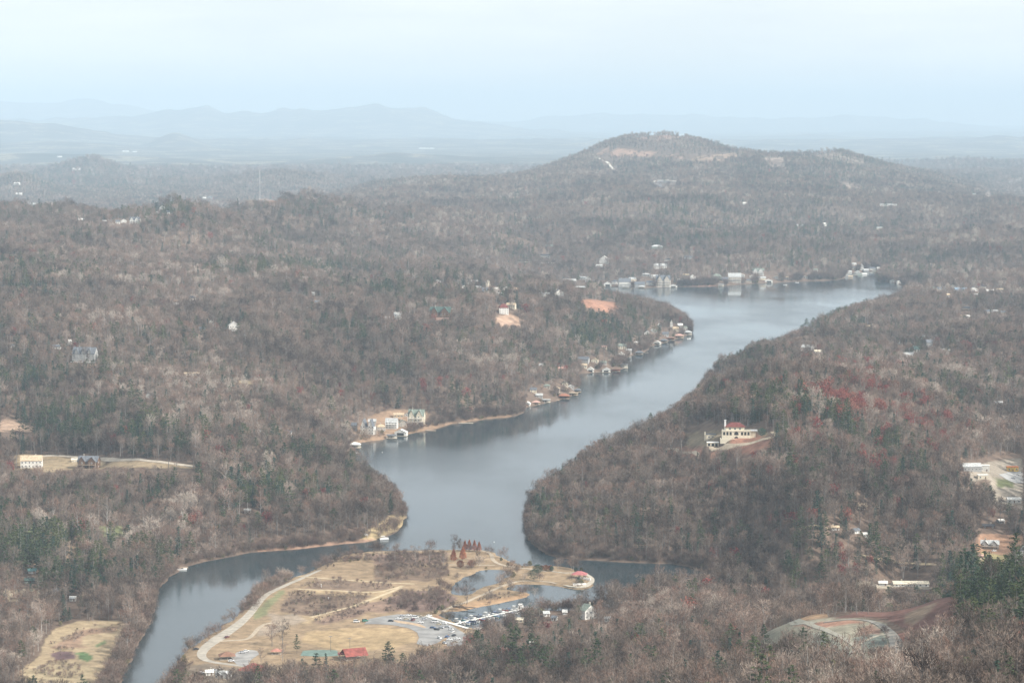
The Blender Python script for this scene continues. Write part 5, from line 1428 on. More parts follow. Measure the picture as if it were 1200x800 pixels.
# ------------------------------------------------------------------ cars
CARM = {}
def car_meshes(van=False):
    b, g = MB(), MB()
    if not van:
        prof = [(-2.2, .35), (-2.25, .8), (-1.9, .98), (-.95, 1.02), (1.4, 1.04), (2.15, .85), (2.2, .35)]
        cab = [(-1.85, 1.0), (-1.35, 1.42), (.5, 1.45), (1.15, 1.03)]
    else:
        prof = [(-2.6, .4), (-2.65, 1.1), (-2.5, 1.2), (1.3, 1.2), (2.35, 1.02), (2.45, .4)]
        cab = [(-2.5, 1.2), (-2.35, 2.0), (.7, 2.0), (1.5, 1.18)]
    for m, pr, w0, w1 in ((b, prof, .88, .88), (g, cab, .82, .66)):
        n = len(pr); zlo = min(p[1] for p in pr); zhi = max(p[1] for p in pr)
        for s in (-1, 1):
            for xx, zz in pr:
                ww = w0 + (w1 - w0) * (zz - zlo) / (zhi - zlo)
                m.v.append((xx, s * ww, zz))
        m.f.append(tuple(range(n))); m.f.append(tuple(range(2 * n - 1, n - 1, -1))); m.m += [0, 0]
        for k in range(n):
            m.f.append((k, n + k, n + (k + 1) % n, (k + 1) % n)); m.m.append(0)
    w_ = MB(); w_.bar((0, -.12, 0), (0, .12, 0), .34, n=10)
    r = MB(); x_ = (-1.25, .4, 1.43) if not van else (-2.25, .6, 2.0)
    r.box(x_[0], x_[1], -.62, .62, x_[2] - .01, x_[2] + .06)
    return b, g, w_.mesh('wheel', mat('tyre_rubber', (.03, .03, .03), .9)), r
_cb = car_meshes(); _cv = car_meshes(True)
_cg = _cb[1].mesh('cabin_glass', GLASS), _cv[1].mesh('cabin_glass', GLASS)
def car(px, py, yaw, colr, label, van=False, at=None):
    x, y, z = hit(px, py) if at is None else at
    src = _cv if van else _cb
    key = (colr, van)
    if key not in CARM:
        c = dict(white=(.75, .75, .74), silver=(.45, .46, .48), black=(.03, .03, .035), blue=(.08, .13, .25), red=(.35, .05, .04), maroon=(.18, .05, .05), tan=(.42, .37, .28), green=(.06, .20, .14))[colr]
        pm = mat('paint_' + colr, c, .35, spec=.5)
        CARM[key] = (src[0].mesh('body', pm), src[3].mesh('roof_panel', pm))
    o = empty('parked_car' if not van else 'parked_van', (x, y, z + .22), R(yaw))
    link('body', CARM[key][0], o); link('roof_panel', CARM[key][1], o); link('cabin_glass', _cg[int(van)], o)
    for sx in (-1.4, 1.4):
        for sy in (-.82, .82): link('wheel', src[2], o, (sx, sy, .33))
    tag(o, label, 'van' if van else 'car', 'parked vehicles')
CARS = [(229.5, 761, 20, 'black', 'black car at the bend of the lakeside road', 0), (266, 747, 60, 'maroon', 'dark car heading up the gravel road', 0), (284, 765, 15, 'silver', 'silver car at the top of the small car park', 0), (288.5, 763.5, 15, 'white', 'white car right of the silver one in the small car park', 0),
 (271, 775, 10, 'white', 'white car beside the brown shelter', 0), (236, 789, 30, 'white', 'white car among bare trees in the lower left corner', 0), (251, 786, 10, 'silver', 'silver car beside the white-roofed building', 0),
 (418, 729, 5, 'white', 'white camper van at the left end of the marina lot', 1), (428, 728, 35, 'green', 'dark green van at the left end of the marina lot', 1),
 (467, 725.5, 8, 'white', 'white car alone on the left of the marina lot', 0), (476, 726, 20, 'tan', 'tan car left of the maroon one in the marina lot', 0), (484, 727, 70, 'maroon', 'maroon van in the middle of the marina lot', 1), (487, 724, 5, 'white', 'white van behind the maroon one in the marina lot', 1), (493, 730, 8, 'white', 'white car in front of the maroon van', 0), (497, 726, 5, 'silver', 'silver car right of the maroon van', 0),
 (510, 729, 0, 'white', 'white van near the marina walkway', 1), (514, 732, 10, 'tan', 'tan car below the white van at the walkway', 0), (507, 736, -20, 'blue', 'blue car at the left of the dark pair', 0), (512, 738, -20, 'black', 'black car at the right of the dark pair', 0),
 (524, 735, -15, 'silver', 'silver car nearest the marina pier', 0), (528, 738, -15, 'white', 'white car below the silver one by the pier', 0), (532, 745, 60, 'black', 'black car at the right edge of the marina lot', 0), (527, 750, 10, 'white', 'white car at the bottom right of the marina lot', 0), (536, 749, 10, 'white', 'white car right at the lowest row of the lot', 0), (521, 754, -60, 'silver', 'silver car at the bottom corner of the marina lot', 0), (503, 722, 10, 'white', 'white car at the start of the marina walkway', 0),
 (520, 731, -15, 'white', 'white car squeezed between the silver car and the walkway', 0), (517, 736, -20, 'silver', 'silver car right of the black car of the dark pair', 0), (471, 722, 8, 'silver', 'silver car in the top row left of the marina lot', 0), (479, 721.5, 8, 'white', 'white car in the top row middle of the marina lot', 0), (491, 722.5, 8, 'tan', 'tan car in the top row right of the marina lot', 0), (530, 741, 60, 'white', 'white car above the black one at the lot edge', 0), (524, 746.5, 60, 'blue', 'blue car left of the black one at the lot edge', 0), (515, 748, -60, 'white', 'white car in the middle of the lower lot', 0), (533, 753, 10, 'tan', 'tan car in the lowest row of the lot', 0), (458, 728, 5, 'black', 'black car at the left entrance of the marina lot', 0),
 (1192, 557, 10, 'white', 'white car in front of the yellow building', 0), (1187, 561, 20, 'silver', 'silver car on the forecourt at the right edge', 0), (1178, 600, 0, 'white', 'white car below the white house at the right edge', 0), (48, 684, 30, 'white', 'white van beside the green-roofed house', 1), (30, 651, 5, 'white', 'white car in the lower left clearing', 0), (1165, 646, 10, 'white', 'white car in front of the grey patched-roof house', 0)]
for px, py, yw, cc, lb, van in CARS: car(px, py, yw, cc, lb, bool(van))

# ------------------------------------------------------------------ marina: walkway, piers and boats
def pier_between(name, a, b, width, z, m_, label, cat):
    ax, ay = at_z(*a, z); bx, by = at_z(*b, z)
    o = empty(name, (float(ax), float(ay), 0), math.atan2(float(by - ay), float(bx - ax)))
    ln = math.hypot(bx - ax, by - ay)
    m = MB(); m.box(0, ln, -width / 2, width / 2, z - .2, z); m.build('deck', m_, o)
    n = int(ln / 8)
    for k in range(n + 1):
        for s in (-1, 1): link('pile', _pm['pile'], o, (ln * k / max(n, 1), s * (width / 2 + .15), .3))
    tag(o, label, cat)
    return o, ln
PALE = mat('pale_boards', (.52, .46, .36), .85, .2, .8)
WHB = mat('white_boards', (.66, .65, .60), .8, .1, .8)
pier_between('walkway', (499, 721), (548, 735.5), 3.2, 1.6, WHB, 'white boardwalk between the car park and the boats', 'walkway')
pier_between('footbridge', (531, 709.5), (557, 711.5), 3.0, 2.0, mat('dark_boards', (.12, .085, .06), .8, .2, .8), 'dark brown footbridge at the neck of the spit', 'bridge')
mp_, ml = pier_between('pier', (532, 730.5), (618, 711.5), 2.4, .6, WHB, 'long white pier between two rows of moored boats', 'pier')
pier_between('pier', (548, 737.5), (590, 731.5), 2.4, .6, PALE, 'short pale pier in front of the long one', 'pier')
HULLS = [('white', (.74, .74, .72)), ('navy', (.05, .07, .14)), ('red', (.40, .06, .05)), ('teal', (.08, .25, .28))]
def boat_proto(kind):
    """kind 0 runabout, 1 pontoon with canopy, 2 cuddy with cover"""
    parts = []
    if kind != 1:
        m = MB()
        st = [(-3.2, 1.05, .1), (-1, 1.15, .05), (1.2, 1.0, .05), (2.6, .55, .2), (3.5, .04, .55)]
        for x, w_, zk in st:
            m.v += [(x, -w_ * .6, zk - .3), (x, w_ * .6, zk - .3), (x, w_, .95 + .12 * (x > 2)), (x, -w_, .95 + .12 * (x > 2))]
        for k in range(len(st) - 1):
            a = k * 4; b = a + 4
            for i in range(4): m.f.append((a + i, a + (i + 1) % 4, b + (i + 1) % 4, b + i)); m.m.append(0)
        m.f.append((3, 2, 1, 0)); m.f.append((16, 17, 18, 19)); m.m += [0, 0]
        parts.append(('hull', m, None))
        c = MB(); c.box(-2.6, .9, -.78, .78, .96, 1.02); c.box(-2.5, -1.9, -.7, .7, 1.02, 1.35); c.box(-.4, .1, -.65, -.15, 1.02, 1.4); c.box(-.4, .1, .15, .65, 1.02, 1.4)
        parts.append(('cockpit', c, mat('boat_seat', (.16, .12, .10), .7)))
        w_ = MB(); w_.face([(.9, -.8, 1.02), (.9, .8, 1.02), (.5, .7, 1.55), (.5, -.7, 1.55)]); w_.face([(.9, -.8, 1.02), (.5, -.7, 1.55), (.0, -.8, 1.05)]); w_.face([(.9, .8, 1.02), (0, .8, 1.05), (.5, .7, 1.55)])
        parts.append(('windscreen', w_, GLASS))
        if kind == 2:
            v = MB(); v.box(-2.9, .6, -1.0, 1.0, 1.03, 1.25, 0, (-2.4, .3, -.3, .3)); v.v = [(x, y, z if z < 1.2 else 1.8) for x, y, z in v.v]
            parts.append(('cover', v, mat('boat_cover', (.20, .24, .33), .9)))
    else:
        m = MB()
        for s in (-1, 1): m.bar((-3.4, s * .95, .25), (3.2, s * .95, .25), .33, n=7)
        parts.append(('float', m, mat('aluminium', (.5, .5, .5), .4)))
        m = MB(); m.box(-3.4, 3.1, -1.25, 1.25, .58, .72)
        for x0, x1, y0, y1 in ((-3.3, 3.0, -1.24, -1.16), (-3.3, 3.0, 1.16, 1.24), (3.0, 3.08, -1.24, 1.24), (-3.38, -3.3, -1.24, 1.24)): m.box(x0, x1, y0, y1, .72, 1.45)
        parts.append(('hull', m, None))
        m = MB(); m.box(-2.4, .6, -1.2, 1.2, 2.6, 2.7)
        for x in (-2.3, .5):
            for y in (-1.15, 1.15): m.bar((x, y, .72), (x, y, 2.6), .04, n=4)
        parts.append(('canopy', m, mat('canopy_cloth', (.60, .59, .56), .9)))
        m = MB(); m.box(-3.0, -2.0, -1.0, 1.0, .73, 1.2); m.box(1.8, 2.8, -1.05, -.5, .73, 1.2); m.box(1.8, 2.8, .5, 1.05, .73, 1.2)
        parts.append(('seats', m, mat('boat_seat', (.16, .12, .10))))
    m = MB(); s = 2.9 if kind == 1 else 3.2
    m.box(-s - .75, -s - .25, -.22, .22, .1, 1.5); parts.append(('outboard_motor', m, mat('motor_black', (.03, .03, .03), .4)))
    return parts
PROTO = {}
def boat(x, y, yaw, kind, hull, label, group='boats moored in the marina', s=1.0):
    k = (kind, hull)
    if k not in PROTO:
        PROTO[k] = [(n, m.mesh(n, mt or mat('hull_' + HULLS[hull][0], HULLS[hull][1], .4, spec=.5))) for n, m, mt in boat_proto(kind)]
    o = empty('pontoon_boat' if kind == 1 else 'motorboat', (x, y, 0), yaw, s)
    for n, me in PROTO[k]: link(n, me, o)
    tag(o, label, 'boat', group)
KN = ['motorboat', 'pontoon boat with a pale canopy', 'motorboat under a blue-grey cover']
ang = mp_.rotation_euler.z
fingers = 15
for k in range(fingers):
    t_ = (k + .7) * ml / (fingers + .3)
    for s in (-1, 1):
        xx = mp_.location.x + math.cos(ang) * t_ - math.sin(ang) * s * 5.4
        yy = mp_.location.y + math.sin(ang) * t_ + math.cos(ang) * s * 5.4
        kd = (k * 5 + (s > 0) * 2) % 3; hl = [0, 0, 1, 0, 2, 0, 0, 3, 0, 0, 1, 0][(k + (s > 0) * 5) % 12]
        if not (float(sample(DD, xx, yy)) < -1.5): continue
        boat(xx, yy, ang + s * math.pi / 2 + math.pi, kd, hl, '%s boat from shore, a %s, %s side of the long pier' % (ORD[k], HULLS[hl][0] + ' ' + KN[kd].replace(' with a pale canopy', '').replace(' under a blue-grey cover', ' under a cover'), 'far' if s > 0 else 'near'), s=.95)
        f_ = MB(); f_.box(-4.4, 4.4, -.45, .45, .38, .55)
        ft = t_ + ml / (fingers + .3) / 2
        if k % 2 == 0:
            fo = f_.build('finger_dock', WHB, None, (mp_.location.x + math.cos(ang) * ft - math.sin(ang) * s * 5.7, mp_.location.y + math.sin(ang) * ft + math.cos(ang) * s * 5.7, 0), ang + math.pi / 2)
            fo.parent = mp_; fo.matrix_parent_inverse = (Matrix.Translation(mp_.location) @ Matrix.Rotation(ang, 4, 'Z')).inverted()
for k, (px, py) in enumerate(((560, 738.5), (568, 737), (577, 735.5), (586, 733.5))):
    x, y = at_z(px, py); boat(float(x), float(y), R(70), (k + 1) % 3, (0, 2, 0, 3)[k], '%s boat from the left along the short pale pier' % ORD[k])
for px, py, yw, kd, lb in ((920, 334, 0, 0, 'white motorboat out on the water near the far shore, left one'), (934, 331.3, 10, 0, 'white motorboat out on the water near the far shore, right one'), (450, 632, 20, 1, 'white pontoon boat beached at the headland'), (807, 397, 30, 0, 'white motorboat off the tip of the point'), (213, 667.5, 20, 0, 'white motorboat at the small dock on the river bank'), (610, 712, 80, 1, 'pontoon boat just off the end of the long pier')):
    x, y = at_z(px, py); boat(float(x), float(y), R(yw), kd, 0, lb, 'boats out on the lake', 1.3)
for px, py, lb in ((448, 530, 'white buoy floating off the cove boathouses'), (579, 635, 'white buoy floating off the park path')):
    x, y = at_z(px, py)
    m = MB(); m.bar((0, 0, -.3), (0, 0, .45), .45, .3, 8); m.bar((0, 0, .45), (0, 0, .9), .12, .1, 6)
    tag(m.build('buoy', TRIM, None, (float(x), float(y), 0)), lb, 'buoy')
x, y, z = hit(428, 629)
o = empty('tent', (x, y, z)); m = MB(); hip_roof(m, -2.5, 2.5, -2.5, 2.5, 2.2, 4.2, .2); m.build('canopy', TRIM, o)
for sx in (-2.3, 2.3):
    for sy in (-2.3, 2.3): m = MB(); m.bar((sx, sy, -.3), (sx, sy, 2.2), .08, n=4); m.build('post', TRIM, o)
tag(o, 'white tent with a pointed top on the headland', 'tent')

# ------------------------------------------------------------------ trees: meshes
BARK = tree_mat('bark', [(0.0, (0.13, 0.115, 0.105)), (0.5, (0.22, 0.20, 0.185)), (1.0, (0.42, 0.40, 0.37))])
TWIG = tree_mat('twigs', [(0.15, (0.045, 0.031, 0.025)), (0.36, (0.118, 0.086, 0.068)), (0.52, (0.215, 0.172, 0.140)), (0.66, (0.205, 0.125, 0.093)), (0.84, (0.44, 0.375, 0.315))])
RUST = tree_mat('dead_leaves', [(0.0, (0.22, 0.075, 0.04)), (0.5, (0.29, 0.105, 0.055)), (1.0, (0.33, 0.15, 0.075))])
REDL = tree_mat('red_leaves', [(0.15, (0.17, 0.04, 0.038)), (0.5, (0.25, 0.065, 0.055)), (0.85, (0.28, 0.12, 0.085))])
PINE = tree_mat('pine_needles', [(0.0, (0.030, 0.048, 0.026)), (0.4, (0.052, 0.072, 0.034)), (0.7, (0.085, 0.10, 0.042)), (1.0, (0.12, 0.115, 0.045))])
HEML = tree_mat('spruce_needles', [(0.0, (0.022, 0.045, 0.032)), (0.5, (0.04, 0.07, 0.05)), (1.0, (0.065, 0.095, 0.065))])

def bare_tree_meshes(seed, h=20.0, spread=4.6, twigs=420, stem_r=0.27, low=0.38, leaf=None, sliver=0.085):
    """trunk mesh (trunk and limbs) and crown mesh (sprays of fine twigs)"""
    r = random.Random(seed)
    T, C = MB(), MB()
    lean = Vector((r.uniform(-.05, .05), r.uniform(-.05, .05), 1)).normalized()
    fork = r.uniform(.55, .75) * h
    p0 = Vector((0, 0, -1.5)); prev = p0; rr = stem_r
    pts = []
    for k in range(1, 5):
        p = lean * (fork * k / 4) + Vector((r.uniform(-.25, .25), r.uniform(-.25, .25), 0))
        T.bar(prev, p, rr, rr * .86, 5, 0, cap=False); prev = p; rr *= .86
        pts.append((p, rr))
    ends = []
    nl = r.randint(9, 13)
    for k in range(nl):
        f = low + (1 - low) * (k + r.random()) / nl
        z = f * h * .82
        base = lean * min(z, fork)
        a = k * 2.4 + r.uniform(-.5, .5)
        ln = spread * (1.15 - .55 * abs(f - .6)) * r.uniform(.75, 1.15)
        up = r.uniform(.55, 1.2) + f * .7
        d = Vector((math.cos(a), math.sin(a), up)).normalized()
        mid = base + d * ln * .55
        tip = mid + (d + Vector((r.uniform(-.3, .3), r.uniform(-.3, .3), r.uniform(.1, .5)))).normalized() * ln * .6
        r0 = stem_r * .42 * (1.1 - f * .5)
        T.bar(base, mid, r0, r0 * .6, 3, 0, cap=False)
        T.bar(mid, tip, r0 * .6, r0 * .22, 3, 0, cap=False)
        ends += [(mid, d, .7), (tip, d, 1.0)]
        for q in range(3):
            s = base.lerp(mid, .5) if q == 0 else mid.lerp(tip, r.random())
            dd = (d + Vector((r.uniform(-1, 1), r.uniform(-1, 1), r.uniform(-.2, .9)))).normalized()
            e = s + dd * r.uniform(1.2, 2.6)
            T.bar(s, e, r0 * .3, .025, 3, 0, cap=False)
            ends.append((e, dd, .8))
    top = lean * h * .98
    T.bar(prev, top, rr, .04, 4, 0, cap=False)
    ends += [(top, Vector((0, 0, 1)), 1), (top * .92, Vector((0, 0, 1)), 1)]
    for k in range(twigs):
        e, d, wgt = r.choice(ends)
        s = e + Vector((r.gauss(0, .55), r.gauss(0, .55), r.gauss(0, .6)))
        dd = (d * .8 + Vector((r.gauss(0, .6), r.gauss(0, .6), r.gauss(.35, .5)))).normalized()
        ln = r.uniform(1.1, 2.6)
        if leaf:
            ln *= .45
        sd_ = dd.cross(Vector((r.gauss(0, 1), r.gauss(0, 1), r.gauss(0, 1)))).normalized() * (sliver if not leaf else leaf) * r.uniform(.7, 1.4)
        if leaf:
            C.face([tuple(s - sd_), tuple(s + sd_), tuple(s + dd * ln + sd_ * .4)])
        else:
            C.face([tuple(s - sd_), tuple(s + sd_), tuple(s + dd * ln)])
    return T, C

def pine_meshes(seed, h=21.0, r0=3.6, low=.38, n=420, kind='pine'):
    r = random.Random(seed)
    T, C = MB(), MB()
    T.bar((0, 0, -1.5), (r.uniform(-.3, .3), r.uniform(-.3, .3), h * .97), .27, .05, 5, 0, cap=False)
    tiers = r.randint(8, 11) if kind == 'pine' else 16
    limbs = []
    for k in range(tiers):
        f = low + (.97 - low) * (k / (tiers - 1))
        if kind == 'pine':
            rad = r0 * (1 - ((f - low) / (1 - low)) ** 1.6) ** .8 * r.uniform(.65, 1.2) + .5
            nb = r.randint(4, 6)
        else:
            rad = r0 * (1 - (f - low) / (1 - low)) * r.uniform(.85, 1.1) + .25
            nb = 6
        for q in range(nb):
            if kind == 'pine' and r.random() < .18: continue
            a = k * 1.3 + q * 2 * math.pi / nb + r.uniform(-.35, .35)
            d = Vector((math.cos(a), math.sin(a), r.uniform(.0, .35) if kind == 'pine' else -.18))
            b = Vector((0, 0, f * h)); e = b + d * rad * r.uniform(.8, 1.15)
            T.bar(b, e, .07, .02, 3, 0, cap=False)
            limbs.append((b, e, rad))
    tot = sum(l[2] for l in limbs)
    for b, e, rad in limbs:
        for q in range(max(3, int(n * rad / tot))):
            t = r.uniform(.25, 1.05)
            p = b.lerp(e, t) + Vector((r.gauss(0, .3), r.gauss(0, .3), r.gauss(.1, .22)))
            s = r.uniform(.45, .85)
            u = Vector((r.gauss(0, 1), r.gauss(0, 1), r.gauss(0, .5))).normalized() * s
            v = u.cross(Vector((r.gauss(0, .6), r.gauss(0, .6), 1))).normalized() * s * .6
            C.face([tuple(p - u * .6 - v * .5), tuple(p + u), tuple(p - u * .2 + v)])
    for q in range(14):
        p = Vector((r.gauss(0, .25), r.gauss(0, .25), h * r.uniform(.9, 1.0)))
        u = Vector((r.gauss(0, 1), r.gauss(0, 1), 1.2)).normalized() * .6
        v = u.orthogonal().normalized() * .4
        C.face([tuple(p - v), tuple(p + v), tuple(p + u)])
    return T, C

def both(name, TC, mats):
    """one mesh from trunk and crown, for the distant mass of the woods"""
    T, C = TC
    M = MB(); M.v = T.v + C.v; n = len(T.v)
    M.f = T.f + [tuple(i + n for i in f) for f in C.f]
    M.m = [0] * len(T.f) + [1] * len(C.f)
    return M.mesh(name, mats)

BARE = [bare_tree_meshes(101, 20, 5.2), bare_tree_meshes(102, 22, 4.2, low=.45, stem_r=.34), bare_tree_meshes(103, 17, 6.2, low=.32, twigs=520), bare_tree_meshes(104, 19, 5.6, twigs=560), bare_tree_meshes(105, 23, 4.4, low=.52, stem_r=.36, twigs=360), bare_tree_meshes(106, 15, 4.6, low=.25, twigs=480)]
LEAFY = [bare_tree_meshes(131, 16, 4.2, twigs=380, leaf=.34, low=.3), bare_tree_meshes(132, 14, 3.8, twigs=380, leaf=.36, low=.25)]
PINES = [pine_meshes(201, 21, 4.6, low=.26, n=620), pine_meshes(202, 18, 4.9, low=.18, n=680), pine_meshes(203, 23, 4.0, low=.4, n=520), pine_meshes(204, 17, 3.8, low=.12, n=620, kind='hemlock'), pine_meshes(205, 20, 3.4, low=.10, n=620, kind='hemlock')]
SHRUB = [bare_tree_meshes(301, 4.5, 2.4, twigs=230, stem_r=.06, low=.1, sliver=.06), bare_tree_meshes(302, 3.6, 2.2, twigs=230, stem_r=.05, low=.05, sliver=.06)]

FOREST = place_forest()
print('forest', len(FOREST['X']), np.bincount(FOREST['kind']))

# the 300 largest bare trees and 300 largest evergreens in view stand as trees of their own
def tree_objects(idx, base_name, models, mats, cat, labeler, group):
    meshes = [(T.mesh('trunk', mats[0]), C.mesh('crown', mats[1] if not callable(mats[1]) else mats[1](i))) for i, (T, C) in enumerate(models)]
    for q, i in enumerate(idx):
        x, y, z, s = (float(FOREST[k][i]) for k in ('X', 'Y', 'Z', 's'))
        o = empty(base_name, (x, y, z - .1), random.uniform(0, 6.28), s)
        tr, cr_ = meshes[q % len(meshes)]
        link('trunk', tr, o); link('crown', cr_, o)
        lb, gp = labeler(FOREST['px'][i], FOREST['py'][i], q % len(meshes))
        tag(o, lb, cat, gp)
used = np.zeros(len(FOREST['X']), bool)
def nearest(kindv, n):
    k = np.where((FOREST['kind'] == kindv) & (FOREST['px'] > 8) & (FOREST['px'] < 1192) & (FOREST['ty'] < 790) & (FOREST['ty'] > 200))[0]
    k = k[np.argsort(-(FOREST['s'][k] / FOREST['Y'][k]))][:n]
    used[k] = True
    return k
def side(px):
    return ('at the left edge' if px < 230 else 'below the car park' if px < 520 else 'below the marina boats' if px < 640 else 'below the sage-roofed house' if px < 760 else
        'left of the graded pad' if px < 880 else 'just below the graded pad' if px < 960 else 'below the middle of the graded pad' if px < 1030 else 'beside the new road' if px < 1100 else 'on the pine ridge at the right' if px < 1160 else 'at the right edge')
kb = nearest(0, 290)
tree_objects(kb, 'bare_tree', BARE, (BARK, TWIG), 'tree',
    lambda px, py, v: ('leafless grey-brown hardwood in the nearest woods ' + side(px), 'bare hardwoods ' + side(px)), None)
ke = nearest(1, 290)
tree_objects(ke, 'pine_tree', PINES, (BARK, lambda i: PINE if i < 3 else HEML), 'tree',
    lambda px, py, v: ('dark green pine tree in the nearest woods ' + side(px), 'pines ' + side(px)), None)
kr = nearest(2, 60)
tree_objects(kr, 'red_leaved_tree', LEAFY, (BARK, REDL), 'tree',
    lambda px, py, v: ('dark red leaved tree in the woods ' + side(px), 'red leaved trees ' + side(px)), None)
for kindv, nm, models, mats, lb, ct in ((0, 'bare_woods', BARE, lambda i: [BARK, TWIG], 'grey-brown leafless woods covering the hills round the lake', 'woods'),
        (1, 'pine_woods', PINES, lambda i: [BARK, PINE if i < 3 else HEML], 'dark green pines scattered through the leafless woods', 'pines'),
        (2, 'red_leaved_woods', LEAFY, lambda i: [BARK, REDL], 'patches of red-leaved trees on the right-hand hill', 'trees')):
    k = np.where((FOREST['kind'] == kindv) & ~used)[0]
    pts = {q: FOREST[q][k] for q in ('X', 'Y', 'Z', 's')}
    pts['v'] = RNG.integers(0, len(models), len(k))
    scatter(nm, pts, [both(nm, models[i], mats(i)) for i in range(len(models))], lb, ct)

# ------------------------------------------------------------------ trees one can point to in the park
def cone_tree_meshes(seed, h, r0, round_=False, n=520, s0=.55):
    r = random.Random(seed); T, C = MB(), MB()
    T.bar((0, 0, -.5), (0, 0, h * .9), .22, .05, 6, 0, cap=False)
    for k in range(n):
        f = r.random() ** .8
        if round_: rad = r0 * math.sqrt(max(0, 1 - (2 * f - 1) ** 2)) ; zz = h * (.12 + .86 * f)
        else: rad = r0 * (1 - f) ** .75 * (1 if f > .08 else .6) ; zz = h * (.10 + .9 * f)
        a = r.uniform(0, 6.283); q = rad * math.sqrt(r.uniform(.02, 1)) * r.uniform(.88, 1.12)
        p = Vector((math.cos(a) * q, math.sin(a) * q, zz + r.gauss(0, .15)))
        u = Vector((r.gauss(0, 1), r.gauss(0, 1), r.gauss(.2, 1))).normalized() * s0 * r.uniform(.6, 1.2)
        v = u.orthogonal().normalized() * s0 * .7
        C.face([tuple(p - v), tuple(p + v), tuple(p + u)])
    return T, C
def lone_tree(TC, mats, px, py, hpx, h0, name, label, cat, group=None, sx=1.0):
    x, y, z = hit(px, py)
    s = hpx * y / F / h0
    o = empty(name, (x, y, z - .1), random.uniform(0, 6.28), s)
    o.scale = (s * sx, s * sx, s)
    link('trunk', TC[0].mesh('trunk', mats[0]), o); link('crown', TC[1].mesh('crown', mats[1]), o)
    tag(o, label, cat, group)
for k, (px, py, hp, w_, lb) in enumerate(((531.5, 657.5, 15, 1.0, 'rust-orange cypress at the left of the front pair'), (542.5, 656, 16, 1.0, 'rust-orange cypress at the right of the front pair'), (545, 645.5, 13, .9, 'leftmost rust-orange cypress of the back row'), (550, 645.5, 14, .9, 'second rust-orange cypress of the back row'), (556, 646, 14, .9, 'third rust-orange cypress of the back row'), (561.5, 646, 12, .95, 'rightmost rust-orange cypress of the back row'))):
    lone_tree(cone_tree_meshes(400 + k, 12, 3.9, n=1000, s0=.6), (BARK, RUST), px, py, hp, 12, 'cypress_tree', lb, 'cypress', 'rust-orange cypresses in the park', w_ * 1.05)
for k, (px, py, hp, rd, lb) in enumerate(((539.5, 665, 9, 4.4, 'low round rust-coloured tree, left of two beside the path'), (552.5, 664.5, 9, 4.6, 'low round rust-coloured tree, right of two beside the path'), (634.5, 668, 6, 4.5, 'rust-coloured bush left in the row on the point'), (639.5, 668.3, 7, 4.5, 'rust-coloured bush in the middle of the row on the point'), (645, 668.3, 6.5, 4.5, 'rust-coloured bush right in the row on the point'))):
    lone_tree(cone_tree_meshes(420 + k, 8, rd, True, 1000, .6), (BARK, RUST), px, py, hp, 8, 'rust_tree', lb, 'tree')
for k, (px, py, hp, rd, lb) in enumerate(((630, 672.5, 12, 4.6, 'dark round evergreen, the upper of the pair by the path'), (625.5, 679.5, 13, 5.8, 'dark round evergreen, the lower of the pair by the path'), (646.5, 669, 6.5, 4, 'small dark evergreen bush on the point'), (675, 671, 7, 3.4, 'dark green bush behind the gazebo'), (678, 683, 7, 3.4, 'dark green bush in front of the gazebo'), (893, 511, 10, 5, 'round dark evergreen right of the villa'))):
    lone_tree(cone_tree_meshes(440 + k, 9, rd, True, 900, .5), (BARK, HEML), px, py, hp, 9, 'round_evergreen', lb, 'evergreen')
LONE = [(547, 708, 29, 1.25, 'large bare tree standing at the marina footbridge'), (533, 645.5, 20, .8, 'tall bare tree left of the back row of cypresses'), (537, 646, 16, .8, 'bare tree between the tall one and the back row of cypresses'), (591.5, 655, 15, .9, 'bare tree on the bank right of the shore path'), (654, 667, 13, 1.2, 'bushy bare tree behind the point meadow'), (672, 667, 16, 1.3, 'broad bare tree behind the gazebo'), (560, 660, 16, .7, 'slim bare tree right of the round rust trees'),
 (311, 690.5, 23, .9, 'bare tree on the bank halfway along the lakeside road'), (272, 729, 16, 1.3, 'small spreading bare tree on the river bank'), (296, 708, 12, 1.5, 'dense bare bush on the river bank above the small tree'), (319, 757, 26, 1.2, 'left one of two spreading bare trees on the dry field'), (331, 757, 30, 1.15, 'right one of two spreading bare trees on the dry field'), (331, 774, 22, 1.1, 'bare tree between the small shelters'), (306, 776, 18, .9, 'bare tree beside the bright red pavilion'),
 (597, 690, 12, 1.2, 'small bare tree on the path of the spit'), (574, 697, 9, 1.4, 'bare shrub on the grassy islet'), (626, 701, 12, 1.5, 'bushy bare shrub at the tip of the islet'), (502, 700, 14, 1.2, 'bare tree left of the pond'), (512, 700, 12, 1.2, 'smaller bare tree left of the pond'), (487, 660, 20, 1.2, 'bare tree at the top edge of the brushy ground'), (503, 660, 22, 1.1, 'taller bare tree at the top edge of the brushy ground'), (520, 662, 16, 1.2, 'leaning bare tree right in the brushy ground'), (463, 659, 18, 1.2, 'bare tree at the left of the brushy ground'), (445, 660, 16, 1.3, 'bare tree at the far left of the brushy ground')]
for k, (px, py, hp, sx, lb) in enumerate(LONE):
    tc_ = bare_tree_meshes(500 + k, 18, 5.6 * min(sx, 1.1), twigs=520, low=.2, sliver=.07)
    lone_tree(tc_, (BARK, TWIG), px, py, hp, 18, 'bare_tree', lb, 'tree', None, max(1, sx))
